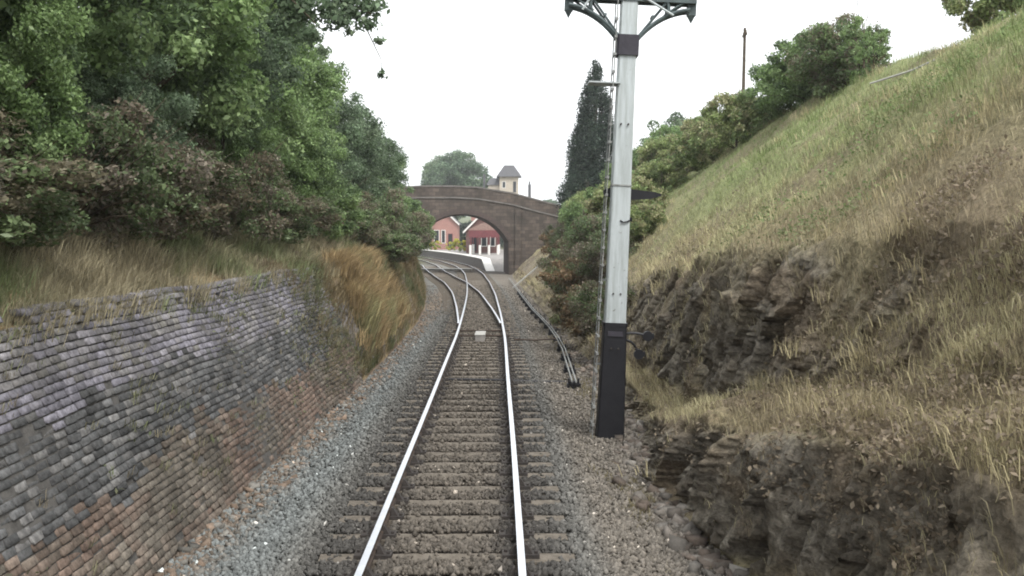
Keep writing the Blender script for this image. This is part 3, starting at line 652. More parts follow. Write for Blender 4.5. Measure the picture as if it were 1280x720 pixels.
# ---- right bank
RB = [
 ('b_rust', 2.3, 30.0, 0.75, 'rusty brown low bush on the bank left of the signal post', 'bush'),
 ('b_rust', 2.4, 36.0, 0.95, 'rust coloured bush behind the signal post ladder', 'bush'),
 ('b_mix', 2.5, 42.0, 0.85, 'green and brown bush beside the bend of the point rodding', 'bush'),
 ('b_rust', 2.8, 49.0, 0.85, 'russet bush to the right of the leaning pale pole', 'bush'),
 ('b_brown', 3.4, 57.0, 0.80, 'brown bush just beyond the leaning pale pole', 'bush'),
 ('b_rust', 3.1, 66.0, 0.80, 'red brown bush second from the bridge on the right', 'bush'),
 ('b_brown2', 3.2, 78.0, 0.70, 'dull brown bush nearest the foot of the bridge on the right', 'bush'),
 ('b_olive', 4.3, 34.0, 0.62, 'small olive bush just right of the signal post above the rock', 'bush'),
 ('b_olive', 4.6, 40.0, 1.00, 'olive bush halfway up the bank behind the white signal post', 'bush'),
 ('b_green', 4.4, 47.5, 1.10, 'fresh green bush halfway up the bank left of the signal post', 'bush'),
 ('b_olive', 4.3, 55.0, 1.15, 'yellow green bush below the tall conifer', 'bush'),
 ('b_green', 4.9, 64.0, 1.00, 'green bush against the right end of the bridge parapet', 'bush'),
 ('b_green', 5.6, 76.0, 1.05, 'green bush overlapping the sloping bridge parapet', 'bush'),
 ('b_green', 7.4, 60.0, 1.15, 'green bush at the foot of the tall conifer, seen beside the dark arm', 'bush'),
 ('b_olive', 7.6, 50.0, 1.03, 'olive bush on the skyline beside the dark arm of the signal post', 'bush'),
 ('b_olive', 8.0, 43.5, 0.92, 'yellowish bush on the right skyline, first to the right of the signal post', 'bush'),
 ('b_green', 9.0, 48.5, .8, 'green skyline bush just left of the telegraph pole', 'bush'),
 ('b_mix', 9.3, 40.5, .72, 'skyline bush of green and brown leaves at the foot of the telegraph pole', 'bush'),
 ('b_green', 9.8, 36.5, .9, 'tall green skyline bush right of the telegraph pole', 'bush'),
 ('b_green', 9.7, 33.5, 0.94, 'second green skyline bush right of the telegraph pole', 'bush'),
 ('b_green', 9.0, 44.5, .74, 'light green skyline bush just left of the telegraph pole foot', 'bush'),
 ('b_olive', 8.2, 38.0, 0.92, 'olive bush on the grass slope in front of the skyline bushes', 'bush'),
 ('b_green', 8.6, 54.0, 1.09, 'green skyline bush beside the rounded dark tree', 'bush'),
 ('b_olive', 6.3, 44.0, 0.75, 'low yellow green bush where the grass slope meets the signal post', 'bush'),
 ('b_mix', 9.9, 31.0, 0.98, 'leafy skyline bush between the tall bush and the sapling', 'bush'),
 ('b_mix', 3.6, 38.5, .9, 'mixed bush up the bank behind the ladder of the signal post', 'bush'),
 ('b_brown2', 3.1, 33.5, .8, 'greyish brown bush low behind the black foot of the signal post', 'bush'),
 ('b_rust', 3.9, 46.0, .9, 'rust tinged bush higher up the bank left of the signal post', 'bush'),
 ('b_mix', 4.1, 52.5, .9, 'mixed bush higher up the bank beyond the rust tinged one', 'bush'),
 ('b_brown', 2.6, 26.6, .6, 'small brown bush at the end of the point rodding', 'bush'),
 ('b_green', 4.6, 71.0, .8, 'small green bush against the face of the bridge', 'bush'),
 ('sapling', 9.9, 29.2, 0.95, 'thin leaved sapling on the skyline at the top right', 'sapling'),
 ('sapling', 9.6, 27.6, 0.60, 'small sapling standing apart on the skyline at the far top right', 'sapling'),
 ('b_olive', 10.6, 22.0, 0.80, 'olive bush on the bank top out beyond the right edge', 'bush'),
]
for i, (k_, x, y, s, lab, cat) in enumerate(RB):
    z = hz(profR, x, y)-.12
    place(k_, cat, x, y, z, s, rnd.uniform(0, 6.28), lab, cat, 'bushes along the right bank')
proto('t_far', 'bush', 3.0, 6.3, 110, 34000, .18, 'blue', 22, .2)
place('t_far', 'tree', 11.0, 68, 5.4, 1.0, 0, 'rounded dark green tree on the skyline right of the signal post', 'tree')
# conifer
proto('conifer', 'cone', 2.7, 11.5, 190, 95000, .15, 'dark', 23, .2, 14, spread=.2, flat=1.3)
place('conifer', 'conifer', 6.05, 76, 4.6, .98, .5, 'tall dark columnar conifer standing behind the signal post', 'tree')
proto('t_dome', 'tree', 6.6, 13.5, 170, 80000, .36, 'hazy', 24, .35, spread=.3)
place('t_dome', 'tree', -12.0, 215, 5.2, 1.13, 1.0, 'broad pale green tree rising behind the bridge parapet', 'tree')
proto('t_back', 'tree', 5.5, 11, 110, 36000, .36, 'hazy', 25, .3, spread=.3)
for (x, y, z, s, lab) in [(-27, 226, 5, 1.0, 'pale tree left of the broad tree behind the bridge'), (18.5, 240, 5, .62, 'low distant tree seen over the sloping end of the parapet'),
                          (9, 262, 6, .6, 'low distant tree right of the turret over the bridge'), (26, 225, 5, .8, 'distant tree behind the tall conifer')]:
    place('t_back', 'tree', x, y, z, s, x, lab, 'tree', 'distant trees beyond the bridge')
# dark trees seen through the arch
proto('t_arch', 'bush', 4.5, 7.5, 90, 30000, .30, 'dark', 26, .2)
for (x, y, s, lab) in [(-11.8, 196, .9, 'dark tree seen through the arch between the gabled hut and the station building'), (-19.5, 200, 1.0, 'dark tree seen through the arch behind the gabled hut'), (-4.0, 196, 1.0, 'dark tree behind the station building beyond the arch')]:
    place('t_arch', 'tree', x, y, 0.5, s, x, lab, 'tree', 'dark trees beyond the arch')
# ---- overhanging branch tree at top of frame
root = empty('overhanging_tree', (-9.2, 20.5, hz(profL, -9.2, 20.5)-.1), 'tree whose dark leafy branch hangs into the sky at the top left', 'tree')
m = MB(); m.tube([(-9.2, 20.5, 4.4), (-9.0, 20.5, 7), (-8.6, 20.4, 9.5)], [.28, .22, .14], 10)
m.tube([(-9.0, 20.5, 7), (-7.2, 20.3, 8.3), (-5.2, 20.1, 8.3), (-3.6, 20, 7.75), (-2.7, 19.9, 7.35)], [.15, .11, .075, .04, .012], 7)
m.tube([(-5.2, 20.1, 8.3), (-4.4, 19.6, 7.8), (-3.6, 19.5, 7.0)], [.05, .03, .008], 6)
m.tube([(-3.6, 20, 7.75), (-2.9, 20, 7.3), (-2.52, 20, 6.5), (-2.5, 20, 6.05)], [.03, .016, .008, .004], 5)
o = m.build('trunk', M['bark'], root, smooth=True); unparent_fix(o, root)
cl = np.array([(-4.4, 20, 7.7), (-4.0, 19.8, 7.35), (-3.5, 19.9, 7.5), (-3.1, 20, 7.45), (-2.7, 20, 7.5), (-3.3, 19.6, 7.15), (-2.75, 19.9, 7.15), (-3.75, 19.5, 6.85), (-3.55, 19.5, 6.55), (-2.55, 20, 6.85), (-2.5, 20, 6.2), (-5, 20, 8.1), (-5.8, 20.2, 8.3), (-7, 20.2, 8.7), (-8.6, 20.4, 9.6), (-8, 19.5, 9.0), (-3.1, 19.7, 6.95), (-2.95,20,7.8), (-3.9,20,7.95)])
rad = np.array([.5, .4, .36, .36, .3, .26, .2, .22, .13, .1, .1, .6, .7, .8, 1.1, .9, .12, .35, .45])
me, _ = crown_mesh('crown', 'x', 1, 1, 0, 17000, .12, 'blue', 41, cl=cl, rad=rad*1.15, spread=.5)
o = link('crown', me, root); unparent_fix(o, root)

# ------------------------------------------------------------------ grass
def grass(name, P, C, Lh, wdt, lean, seed, label, cat, lean_dir=None):
    g_ = np.random.default_rng(seed); n = len(P)
    nf = np.clip(.45+(P[:, 1]-6)/16*.55, .45, 1)
    a_ = g_.random(n)*6.28; wv = np.stack([np.cos(a_), np.sin(a_), 0*a_], 1)*(wdt*nf*(.6+.8*g_.random(n)))[:, None]*.5
    L_ = Lh*(.5+.8*g_.random(n))*(.4+.6*nf); b_ = g_.normal(size=(n, 3))*lean; b_[:, 2] = 0
    if lean_dir is not None: b_ = b_+np.asarray(lean_dir)
    b_ = b_/np.maximum(1, np.linalg.norm(b_, axis=1)/.75)[:, None]
    up = np.array((0, 0, 1.)); m1 = P+(up*.6+b_*.3)*L_[:, None]; tp = P+(up*(1-.25*np.linalg.norm(b_, axis=1))[:, None]+b_)*L_[:, None]
    V = np.stack([P-wv, P+wv, m1+wv*.7, tp, m1-wv*.7], 1); F = (np.array([(0,1,2), (0,2,4), (4,2,3)])[None]+np.arange(n)[:, None, None]*5).reshape(-1, 3)
    C = np.repeat(C[:, None], 5, 1)
    o = link(name, np_mesh(name, V.reshape(-1, 3), F, M['blade'], np.clip(C, 0, 1).reshape(-1, 3))); tag(o, label, cat, kind='stuff'); return o
def tufts(P, c, per, sprd, seed):
    g_ = np.random.default_rng(seed); n = len(P); Q = np.repeat(P, per, 0)+g_.normal(size=(n*per, 3))*np.array((sprd, sprd, sprd*.3)); d = (Q-np.repeat(P, per, 0))/sprd*.22+np.repeat(g_.normal(size=(n, 3))*.2, per, 0); d[:, 2] = 0
    cc = np.repeat(c*(.65+.7*g_.random(n))[:, None], per, 0)*(.7+.5*g_.random(n*per))[:, None]; return Q, cc, d
def sample_grid(GXa, GYa, GZa, GUa, GRa, n, g_, wfun):
    r, c = GXa.shape; w_ = wfun(GXa[:-1, :-1], GYa[:-1, :-1], GUa[:-1, :-1], GRa[:-1, :-1])
    ar = np.hypot(GXa[:-1, 1:]-GXa[:-1, :-1], GZa[:-1, 1:]-GZa[:-1, :-1])*np.abs(GYa[1:, :-1]-GYa[:-1, :-1])
    w_ = (w_*ar).ravel(); k = g_.choice(len(w_), n, p=w_/w_.sum()); i = k//(c-1); j = k % (c-1); u = g_.random(n); v = g_.random(n)
    def q(A): return A[i, j]*(1-u)*(1-v)+A[i+1, j]*u*(1-v)+A[i, j+1]*(1-u)*v+A[i+1, j+1]*u*v
    return np.stack([q(GXa), q(GYa), q(GZa)], 1), q(GUa)
g_ = np.random.default_rng(77)
def w_right(X, Y, U, Rk):
    w_ = (1-Rk*(1-.6*sm(fbm(Y*1.9, U*4, s=302), .05, .3)))**1.5*(Y > 3)*(Y < 75)/np.maximum(Y, 7)**1.9
    w_ = w_*(U > .25)*(U < 6.3)*(.25+.75*sm(fbm(Y*1.3, U*3.5, s=301), -.5, .3))
    return w_*np.where(U < 1.05, .35, 1)*np.where((U > 1) & (U < 3), 1.2, 1)
P, Uu = sample_grid(RX, RY, RZ, RU, RR, 560000, g_, w_right)
n1 = fbm(P[:, 1]*.28, Uu*1.3, s=311, o=3); n2 = fbm(P[:, 1]*1.6, Uu*5, s=312)
straw = np.array((.49, .445, .275)); grn = np.array((.24, .32, .13)); brn = np.array((.29, .24, .165)); 
tg = sm(n1+.5*n2+.55*sm(Uu, 2.9, 3.8)-.12, -.15, .3)*sm(Uu, 2.6, 4.2)
tb = sm(-n1+.6*n2, -.3, .15)*(1-sm(Uu, 3.1, 4.3))*(.35+.65*(1-sm(P[:, 1], 14, 20)))
c = mixc(straw, grn, tg*.85); c = c*(1-tb[:, None]*.8)+brn*tb[:, None]*.8
c = c*(.65+.6*g_.random(len(P)))[:, None]
sparse = g_.random(len(P)) < 1
grass('grass', P, c, .17, .013, .55, 78, 'straw and green grass covering the right hand bank', 'grass', (-.25, -.05, 0))
P, Uu = sample_grid(RX, RY, RZ, RU, RR, 2600, g_, lambda X, Y, U, Rk: w_right(X, Y, U, Rk)*sm(fbm(Y*.5, U*1.4, s=421), -.1, .3))
P, c, d = tufts(P, mixc((.46, .40, .24), (.24, .30, .12), sm(fbm(P[:, 1]*.3, Uu*1.1, s=422)+.2*sm(Uu, 3, 4), -.1, .3)*sm(Uu, 3.0, 4.0)), 26, .12, 423)
grass('grass', P, c*.85, .25, .012, .4, 424, 'taller tufts of dead and green grass standing out on the right hand bank', 'grass', d+np.array((-.12, 0, 0)))
# low leafy weeds over the bank
def leaves_on(name, P, cols, size, seed, label, cat, lift=.18):
    g_ = np.random.default_rng(seed); n = len(P)
    P = P+np.stack([g_.normal(0, .03, n), g_.normal(0, .03, n), g_.random(n)*lift], 1); Nn = g_.normal(size=(n, 3)); Nn[:, 2] = np.abs(Nn[:, 2])+.3; Nn /= np.linalg.norm(Nn, axis=1, keepdims=True)
    V, F, C = leaf_mesh(P, Nn, size, cols*(.6+.8*g_.random(n))[:, None], g_)
    o = link(name, np_mesh(name, V, F, M['leaf'], np.clip(C, 0, 1))); tag(o, label, cat, kind='stuff')
def w_weed(X, Y, U, Rk):
    pat = sm(fbm(Y*.9, U*2.6, s=321), .0, .25)
    return (1-Rk*.3)*(Y > 3)*(Y < 75)/np.maximum(Y, 7)**1.9*(U > .5)*(U < 6.3)*(pat+.04)
P, Uu = sample_grid(RX, RY, RZ, RU, RR, 170000, g_, w_weed)
t_ = sm(Uu, 2.4, 3.4)*sm(fbm(P[:, 1]*.5, Uu*1.5, s=322), -.4, .2)
c = mixc((.24, .195, .14), (.18, .25, .10), t_)
leaves_on('ground_cover', P, c, .05, 79, 'low weeds and dead bracken creeping over the right hand bank', 'ground cover')
# left bank: grass above wall, orange grass beyond
def w_lt(X, Y, U, Rk): return (Y > 3)*(Y < 36)/np.maximum(Y, 7)**1.9*(U > 1.9)*(U < 3.1)*(.3+sm(fbm(Y*1.1, U*3, s=331), -.3, .3))
P, Uu = sample_grid(LX, LY, LZ, LU, LR, 2600, g_, w_lt)
c = mixc((.34, .30, .20), (.19, .23, .11), sm(fbm(P[:, 1]*.5, Uu*2, s=332), -.2, .3))
P, c, d = tufts(P, c, 24, .09, 412)
grass('grass', P, c, .34, .014, .3, 80, 'dull dead grass along the top of the brick wall', 'grass', d+np.array((.25, 0, 0)))
def w_lo(X, Y, U, Rk): return (Y > 24.6)*(Y < 34)*(1-.7*sm(Y, 29, 32))*(U > .3)*(U < 2.1)*(.05+sm(fbm(Y*1.1, U*1.2, s=341), -.15, .25))*(.2+.8*sm(Y, 24.6, 25.5))
P, Uu = sample_grid(LX, LY, LZ, LU, LR, 520, g_, w_lo)
c = mixc((.37, .275, .15), (.28, .27, .14), sm(fbm(P[:, 1]*.9, Uu*1.5, s=342), -.1, .35))
P, c, d = tufts(P, c, 44, .13, 411)
grass('orange_grass', P, c, .5, .02, .22, 81, 'tall orange brown dead grass on the left bank just past the brick wall', 'grass', d+np.array((.22, -.05, 0)))
def w_l3(X, Y, U, Rk): return (Y > 20)*(Y < 75)/np.maximum(Y, 7)**1.2*(U > .02)*(U < 2.2)*(.2+sm(fbm(Y*.7, U*2, s=351), -.2, .3))
P, Uu = sample_grid(LX, LY, LZ, LU, LR, 30000, g_, w_l3)
c = mixc((.24, .19, .11), (.13, .14, .07), sm(fbm(P[:, 1]*.5, Uu*2, s=352), -.2, .3))*(.6+.6*g_.random(len(P)))[:, None]
grass('grass', P, c, .3, .02, .5, 82, 'drab grass at the foot of the left bank towards the bridge', 'grass', (.3, 0, 0))
# creeping growth over wall face
n = 16000; yy = g_.uniform(7, 24.5, n); zz = g_.uniform(.0, 2.4, n); kk = g_.random(n) < (sm(fbm(yy*.55, zz*.9, s=361), .12, .35)*.5+sm(yy, 18, 23)*.7+sm(zz, 2.0, 2.4)*.4); yy = yy[kk]; zz = zz[kk]
P = np.stack([np.interp(yy, YL, LF)-.36*(zz+.2)+.03, yy, zz-.1], 1)
leaves_on('creeper', P, mixc((.17, .15, .11), (.13, .16, .08), g_.random(len(P))), .05, 83, 'dry creeper clinging to the face of the brick wall', 'creeper', .1)
n = 520; yy = g_.uniform(7, 24, n); zz = .1+2.2*g_.random(n)**.7; kk = g_.random(n) < sm(fbm(yy*.8, zz*.9, s=365), -.1, .3)*.8+.12
P = np.stack([np.interp(yy, YL, LF)-.36*(zz+.2)+.01, yy, zz-.05], 1)[kk]
P, c, d = tufts(P, mixc((.26, .22, .15), (.17, .20, .10), g_.random(len(P))), 14, .05, 415)
grass('wall_weeds', P, c, .20, .011, .25, 416, 'dead weeds rooted in the joints of the brick wall', 'weeds', d+np.array((.30, 0, -.35)))
# verge tufts at the right foot
yy = 1/(1/9+(1/40-1/9)*g_.random(9000)); xx = np.interp(yy, YR, RF)-.15-.25*np.abs(g_.normal(size=len(yy))); kk = fbm(xx*2, yy*.8, s=371) > .12
P = np.stack([xx, yy, zg(xx, yy)], 1)[kk]
grass('grass', P, np.broadcast_to((.22, .19, .11), P.shape)*(.6+.6*g_.random(len(P)))[:, None], .12, .012, .6, 84, 'short dry tufts in the gravel along the foot of the right hand bank', 'grass')

# ------------------------------------------------------------------ signal post
SX, SY = 1.62, 17.3
LEAN = .0455
sp = empty('bracket_signal_post', (SX, SY, -.25), 'tall white signal post with a black foot and bracket arms at the top', 'signal post')
sp.rotation_euler = (0, math.atan(LEAN), 0)
def taper(z0, z1, w0, w1, mat, name, ch=.02):
    m = MB(); vs = []
    for z, w_ in ((z0, w0), (z1, w1)):
        h = w_/2; c = ch
        vs += [(-h+c, -h, z), (h-c, -h, z), (h, -h+c, z), (h, h-c, z), (h-c, h, z), (-h+c, h, z), (-h, h-c, z), (-h, -h+c, z)]
    m.add(vs, [tuple(range(8))[::-1], tuple(range(8, 16))]+[(k, (k+1) % 8, 8+(k+1) % 8, 8+k) for k in range(8)])
    return m.build(name, mat, sp)
# heights above ground
taper(-.3, 1.89, .455, .375, M['black'], 'post_foot')
taper(1.89, 6.34, .345, .285, M['white'], 'post')
taper(6.34, 6.68, .36, .36, M['band'], 'bracket_collar', .03)
taper(6.68, 7.75, .285, .27, M['white'], 'post')
taper(1.86, 1.92, .395, .395, M['black'], 'foot_band')
m = MB(); m.box(-.165, .165, -.172, .172, 4.18, 4.205); m.build('strap', M['ladder'], sp)
m = MB(); m.tube([(.0, -.17, 3.61), (.05, -.19, 3.58), (.13, -.185, 3.60), (.17, -.12, 3.63)], .014, 6); m.tube([(.17, -.12, 3.60), (.17, -.12, 3.67)], .03, 8); m.build('hook', M['black'], sp)
m = MB()
for z in (1.5, 2.4, 5.2):
    for x in (-.06, .06): m.tube([(x, -.26 if z < 1.9 else -.19, z), (x, -.14, z)], .016, 6)
m.build('bolts', M['iron'], sp)
# bracket: cross beam, end posts with pendants, curved braces
m = MB(); m.box(-1.05, 1.10, -.16, -.08, 7.24, 7.42); m.box(-1.05, 1.10, .08, .16, 7.24, 7.42); m.box(-1.05, 1.10, -.075, .075, 7.37, 7.40); m.build('cross_beam', M['greymetal'], sp)
for s_ in (-1, 1):
    xe = s_*1.02+.02
    m = MB(); m.box(xe-.07, xe+.07, -.07, .07, 7.06, 7.9)
    m.add([(xe-.06, -.06, 7.06), (xe+.06, -.06, 7.06), (xe+.06, .06, 7.06), (xe-.06, .06, 7.06), (xe, 0, 6.93)], [(1, 0, 4), (2, 1, 4), (3, 2, 4), (0, 3, 4)])
    m.build('bracket_doll', M['greymetal'], sp)
    m = MB()
    def arc(p0, p1, p2, n=10): return [tuple((1-t)**2*np.array(p0)+2*t*(1-t)*np.array(p1)+t*t*np.array(p2)) for t in np.linspace(0, 1, n)]
    for yy_ in (-.12, .12):
        m.tube(arc((s_*.14, yy_, 6.60), (s_*.50, yy_, 7.08), (s_*1.0, yy_, 7.14)), .032, 6)
        m.tube(arc((s_*.16, yy_, 6.66), (s_*.40, yy_, 6.98), (s_*.62, yy_, 7.26)), .022, 6)
        m.tube(arc((s_*.62, yy_, 7.25), (s_*.68, yy_, 7.12), (s_*.60, yy_, 7.05)), .03, 6)
        m.tube(arc((s_*.62, yy_, 7.06), (s_*.80, yy_, 7.20), (s_*.98, yy_, 7.30)), .02, 6)
    for t in (.3, .5): m.box(s_*t*1.3-.02, s_*t*1.3+.02, -.12, .12, 6.86+t*.45, 6.89+t*.45)
    m.build('bracket_brace', M['greymetal'], sp)
# thin bright stays across the right bracket
m = MB(); m.tube([(.22, -.18, 7.30), (.72, -.18, 7.02)], .02, 6); m.build('stay', M['white'], sp); m = MB(); m.tube([(-.62, -.18, 7.32), (-.78, -.18, 7.05)], .02, 6); m.build('stay', M['white'], sp)
# ladder, seen edge on at the left of the post
m = MB()
for yy_ in (-.20, .20): m.tube([(-.31, yy_-.05, .0), (-.27, yy_, 2.4), (-.225, yy_, 5.6), (-.20, yy_, 7.38)], .010, 6)
lad = m.build('ladder', M['ladder'], sp)
for i in range(24):
    m = MB()
    z = .25+i*.29; xl = float(np.interp(z, [.15, 2.4, 5.6, 7.38], [-.31, -.27, -.225, -.20])); yo = float(np.interp(z, [.15, 2.4], [-.1, 0]))
    m.tube([(xl, -.2+yo, z), (xl, .2+yo, z)], .013, 6)
    m.box(xl-.022, xl+.022, -.225+yo, -.19+yo, z-.02, z+.02)
    m.build('rung', M['ladder'], lad)
m = MB()
for z in (1.2, 2.6, 4.9): 
    xl = float(np.interp(z, [.15, 2.4, 5.6, 7.38], [-.31, -.27, -.225, -.20])); m.box(xl, -.16, -.015, .015, z, z+.03)
m.build('ladder_bracket', M['ladder'], sp)
m = MB(); m.box(-.62, -.10, -.2, .2, 5.86, 5.885); m.build('lamp_stage', M['white'], sp)
# dark arm board pointing right
m = MB(); pl = [(-0.270, 4.113), (-0.170, 4.157), (0.140, 4.157), (0.606, 4.119), (0.716, 4.091), (0.704, 4.058), (0.542, 4.003), (0.282, 3.976), (0.140, 3.981), (-0.200, 4.003), (-0.270, 4.047)]
m.prism(pl, .185, .225); m.build('arm_board', M['black'], sp)
m = MB(); m.tube([(.05, .16, 4.08), (.05, .26, 4.08)], .05, 10); m.build('arm_pivot', M['black'], sp)
# balance weights
for (p0, p1, p2, c) in [((.16, -.05, 1.730), (.32, -.05, 1.780), (.50, -.05, 1.730), (.555, -.05, 1.715)), ((.16, .03, 1.630), (.34, .03, 1.630), (.40, .03, 1.450), (.43, .03, 1.400))]:
    m = MB(); m.tube(arc(p0, p1, p2), .022, 7); lv = m.build('weight_lever', M['black'], sp)
    m = MB(); 
    m.tube([(c[0], c[1]-.035, c[2]), (c[0], c[1]+.035, c[2])], .085, 14); m.box(c[0]-.06, c[0]+.10, c[1]-.03, c[1]+.03, c[2]-.035, c[2]+.045); m.build('balance_weight', M['black'], lv)
m = MB(); m.box(-.12, .12, -.215, -.19, 1.70, 1.78); m.build('plate', M['band'], sp)

# ------------------------------------------------------------------ lineside items
pb = empty('points_box', (-1.0, 32.7, -.25), 'pale box lying between the rails at the points', 'points box')
m = MB(); m.box(-.15, .15, -.5, .75, .07, .27); m.build('box_body', M['platform'], pb, bevel=.012)
m = MB(); m.box(-.165, .165, -.52, .77, .27, .295); m.build('lid', M['pale'], pb, bevel=.008)
# stretcher bars
for y_ in (33.6, 35.4):
    m = MB(); x = float(cx(y_)); m.tube([(x-.95, y_, -.12), (x+.95, y_, -.12)], .03, 6); m.box(x-.74, x-.6, y_-.06, y_+.06, -.15, -.09); m.box(x+.6, x+.74, y_-.06, y_+.06, -.15, -.09)
    o = m.build('stretcher_bar', M['rust'], main); unparent_fix(o, main)
rx = [1.30, 1.34, 1.40, 1.37, 1.28, 1.1, .85, .5, .1, -.25]; ry = [22.5, 25, 29, 32.5, 36, 40, 45, 55, 67, 78]
rod = empty('point_rodding', (1.3, 24, -.25), 'long curved metal point rodding running beside the right hand bank on small stools', 'point rodding')
for k_, dx in enumerate((0, .09)):
    m = MB(); m.tube([(a_+dx, b_, -.05-.01*k_) for a_, b_ in zip(rx, ry)], .02, 6); o = m.build('rod', M['ladder'], rod); unparent_fix(o, rod)
for y_ in np.arange(22.8, 60, 2.4):
    x = float(np.interp(y_, ry, rx)); m = MB(); m.box(x-.1, x+.2, y_-.09, y_+.09, -.27, -.13); m.tube([(x-.04, y_, -.11), (x+.13, y_, -.11)], .04, 8); m.box(x-.08, x-.04, y_-.05, y_+.05, -.13, -.02); m.box(x+.13, x+.17, y_-.05, y_+.05, -.13, -.02)
    o = m.build('rodding_stool', M['black'], rod); unparent_fix(o, rod)
m = MB(); m.tube([(.05, 32.2, -.1), (.7, 32.15, -.12), (1.36, 32.0, -.06)], .028, 6); o = m.build('drive_rod', M['rust'], rod); unparent_fix(o, rod)
tag(MB().tube([(-1.55, 23.6, -.15), (-.2, 23.5, -.16), (.7, 23.55, -.2), (1.25, 23.7, -.22)], .03, 6).build('cable', M['black']), 'dark cable crossing under the rails in front of the points', 'cable')
# leaning pale pole on the right bank
pp = empty('leaning_pole', (.05, 66, -.2), 'pale weathered pole leaning up against the right bank near the bridge', 'pole')
m = MB(); m.tube([(0, 0, 0), (1.35, .2, 1.15), (2.72, .4, 2.4)], [.06, .055, .045], 8); m.build('pole_shaft', M['pale'], pp)
m = MB(); m.tube([(2.66, .4, 2.35), (2.84, .42, 2.5)], .10, 10); m.build('pole_cap', M['whitewood'], pp)
# telegraph pole
tp = empty('telegraph_pole', (9.95, 45.0, 6.9), 'thin dark telegraph pole standing up from the bushes on the right skyline', 'telegraph pole'); tp.rotation_euler = (0, R(1.4), 0)
m = MB(); m.tube([(0, 0, -.3), (0, 0, 5.2)], [.09, .06], 8); m.build('shaft', M['bark'], tp)
m = MB(); m.box(-.035, .035, -.35, .35, 4.85, 4.95); m.tube([(0, -.28, 4.95), (0, -.28, 5.05)], .025, 6); m.tube([(0, .28, 4.95), (0, .28, 5.05)], .025, 6); m.build('cross_arm', M['bark'], tp)
tag(MB().tube([(7.4, 21.5, 6.25), (8.1, 21.0, 6.45), (8.9, 20.0, 6.85)], [.02, .025, .015], 6).build('fallen_branch', M['pale']), 'pale bare branch lying on the grass near the top right of the bank', 'branch')
# ------------------------------------------------------------------ bridge
br = empty('stone_bridge', (-4.3, 90, -.25), 'brown stone arched road bridge across the tracks', 'bridge')
BY0, BY1, SK = 90.0, 97.0, -.5       # front, back, skew in x over the depth
AC, AH, ZS, ZC = -4.30, 4.02, 2.6, 5.02
rise = ZC-ZS; rad_ = (AH**2+rise**2)/(2*rise); zc0 = ZC-rad_
th = math.asin(AH/rad_)
arcp = [(AC+rad_*math.sin(t), zc0+rad_*math.cos(t)) for t in np.linspace(-th, th, 25)]
def top(x): return float(np.interp(x, [-26, -14, -8, -5, -3, 0, 2.7, 5, 8, 14], [6.3, 7.15, 7.48, 7.48, 7.38, 6.88, 6.15, 5.6, 5.2, 4.9]))
xsT = [-26, -20, -14, -11, -8, -6.5, -5, -4, -3, -1.5, 0, 1.4, 2.7, 3.9, 5, 6.5, 8, 14]
def strip(zlo, zhi, y0, y1, name, mat):
    m = MB()
    n = len(xsT); vs = []
    for x in xsT: 
        for (y, z) in ((y0, zlo(x)), (y1, zlo(x)), (y1, zhi(x)), (y0, zhi(x))): vs.append((x+SK*(y-BY0)/7, y, z))
    fs = [(i*4+k, i*4+(k+1) % 4, (i+1)*4+(k+1) % 4, (i+1)*4+k) for i in range(n-1) for k in range(4)]+[(0, 1, 2, 3), ((n-1)*4+3, (n-1)*4+2, (n-1)*4+1, (n-1)*4)]
    m.add(vs, fs); o = m.build(name, mat, br); unparent_fix(o, br); return o
# body below the string course, split in vertical slices above the arch so no concave faces are needed
m = MB()
def sk(x, y, z): return (x+SK*(y-BY0)/7, y, z)
zt = lambda x: top(x)-1.12
def slice_(x0, x1, b0, b1):
    m.add([sk(x0, BY0, b0), sk(x1, BY0, b1), sk(x1, BY1, b1), sk(x0, BY1, b0), sk(x0, BY0, zt(x0)), sk(x1, BY0, zt(x1)), sk(x1, BY1, zt(x1)), sk(x0, BY1, zt(x0))],
          [(0, 3, 2, 1), (4, 5, 6, 7), (0, 1, 5, 4), (3, 7, 6, 2)])
for i in range(len(arcp)-1): slice_(arcp[i][0], arcp[i+1][0], arcp[i][1], arcp[i+1][1])
for seq in ([-26, -20, -14, -11, AC-AH], [AC+AH, 1.4, 2.7, 5, 8, 14]):
    for x0, x1 in zip(seq[:-1], seq[1:]): slice_(x0, x1, -.4, -.4)
for xa in (AC-AH, AC+AH): m.add([sk(xa, BY0, -.4), sk(xa, BY1, -.4), sk(xa, BY1, ZS), sk(xa, BY0, ZS)], [(0, 1, 2, 3)])
o = m.build('bridge_wall', M['bridge'], br); unparent_fix(o, br)
# vault lining, darker brick
m = MB()
for i in range(len(arcp)-1):
    (x0, z0), (x1, z1) = arcp[i], arcp[i+1]
    m.add([sk(x0, BY0+.02, z0-.025), sk(x1, BY0+.02, z1-.025), sk(x1, BY1-.02, z1-.025), sk(x0, BY1-.02, z0-.025)], [(0, 1, 2, 3)])
for xa, s_ in ((AC-AH, 1), (AC+AH, -1)): m.add([sk(xa+s_*.012, BY0+.02, -.4), sk(xa+s_*.012, BY1-.02, -.4), sk(xa+s_*.012, BY1-.02, ZS-.02), sk(xa+s_*.012, BY0+.02, ZS-.02)], [(0, 1, 2, 3)])
o = m.build('vault', M['vault'], br); unparent_fix(o, br)
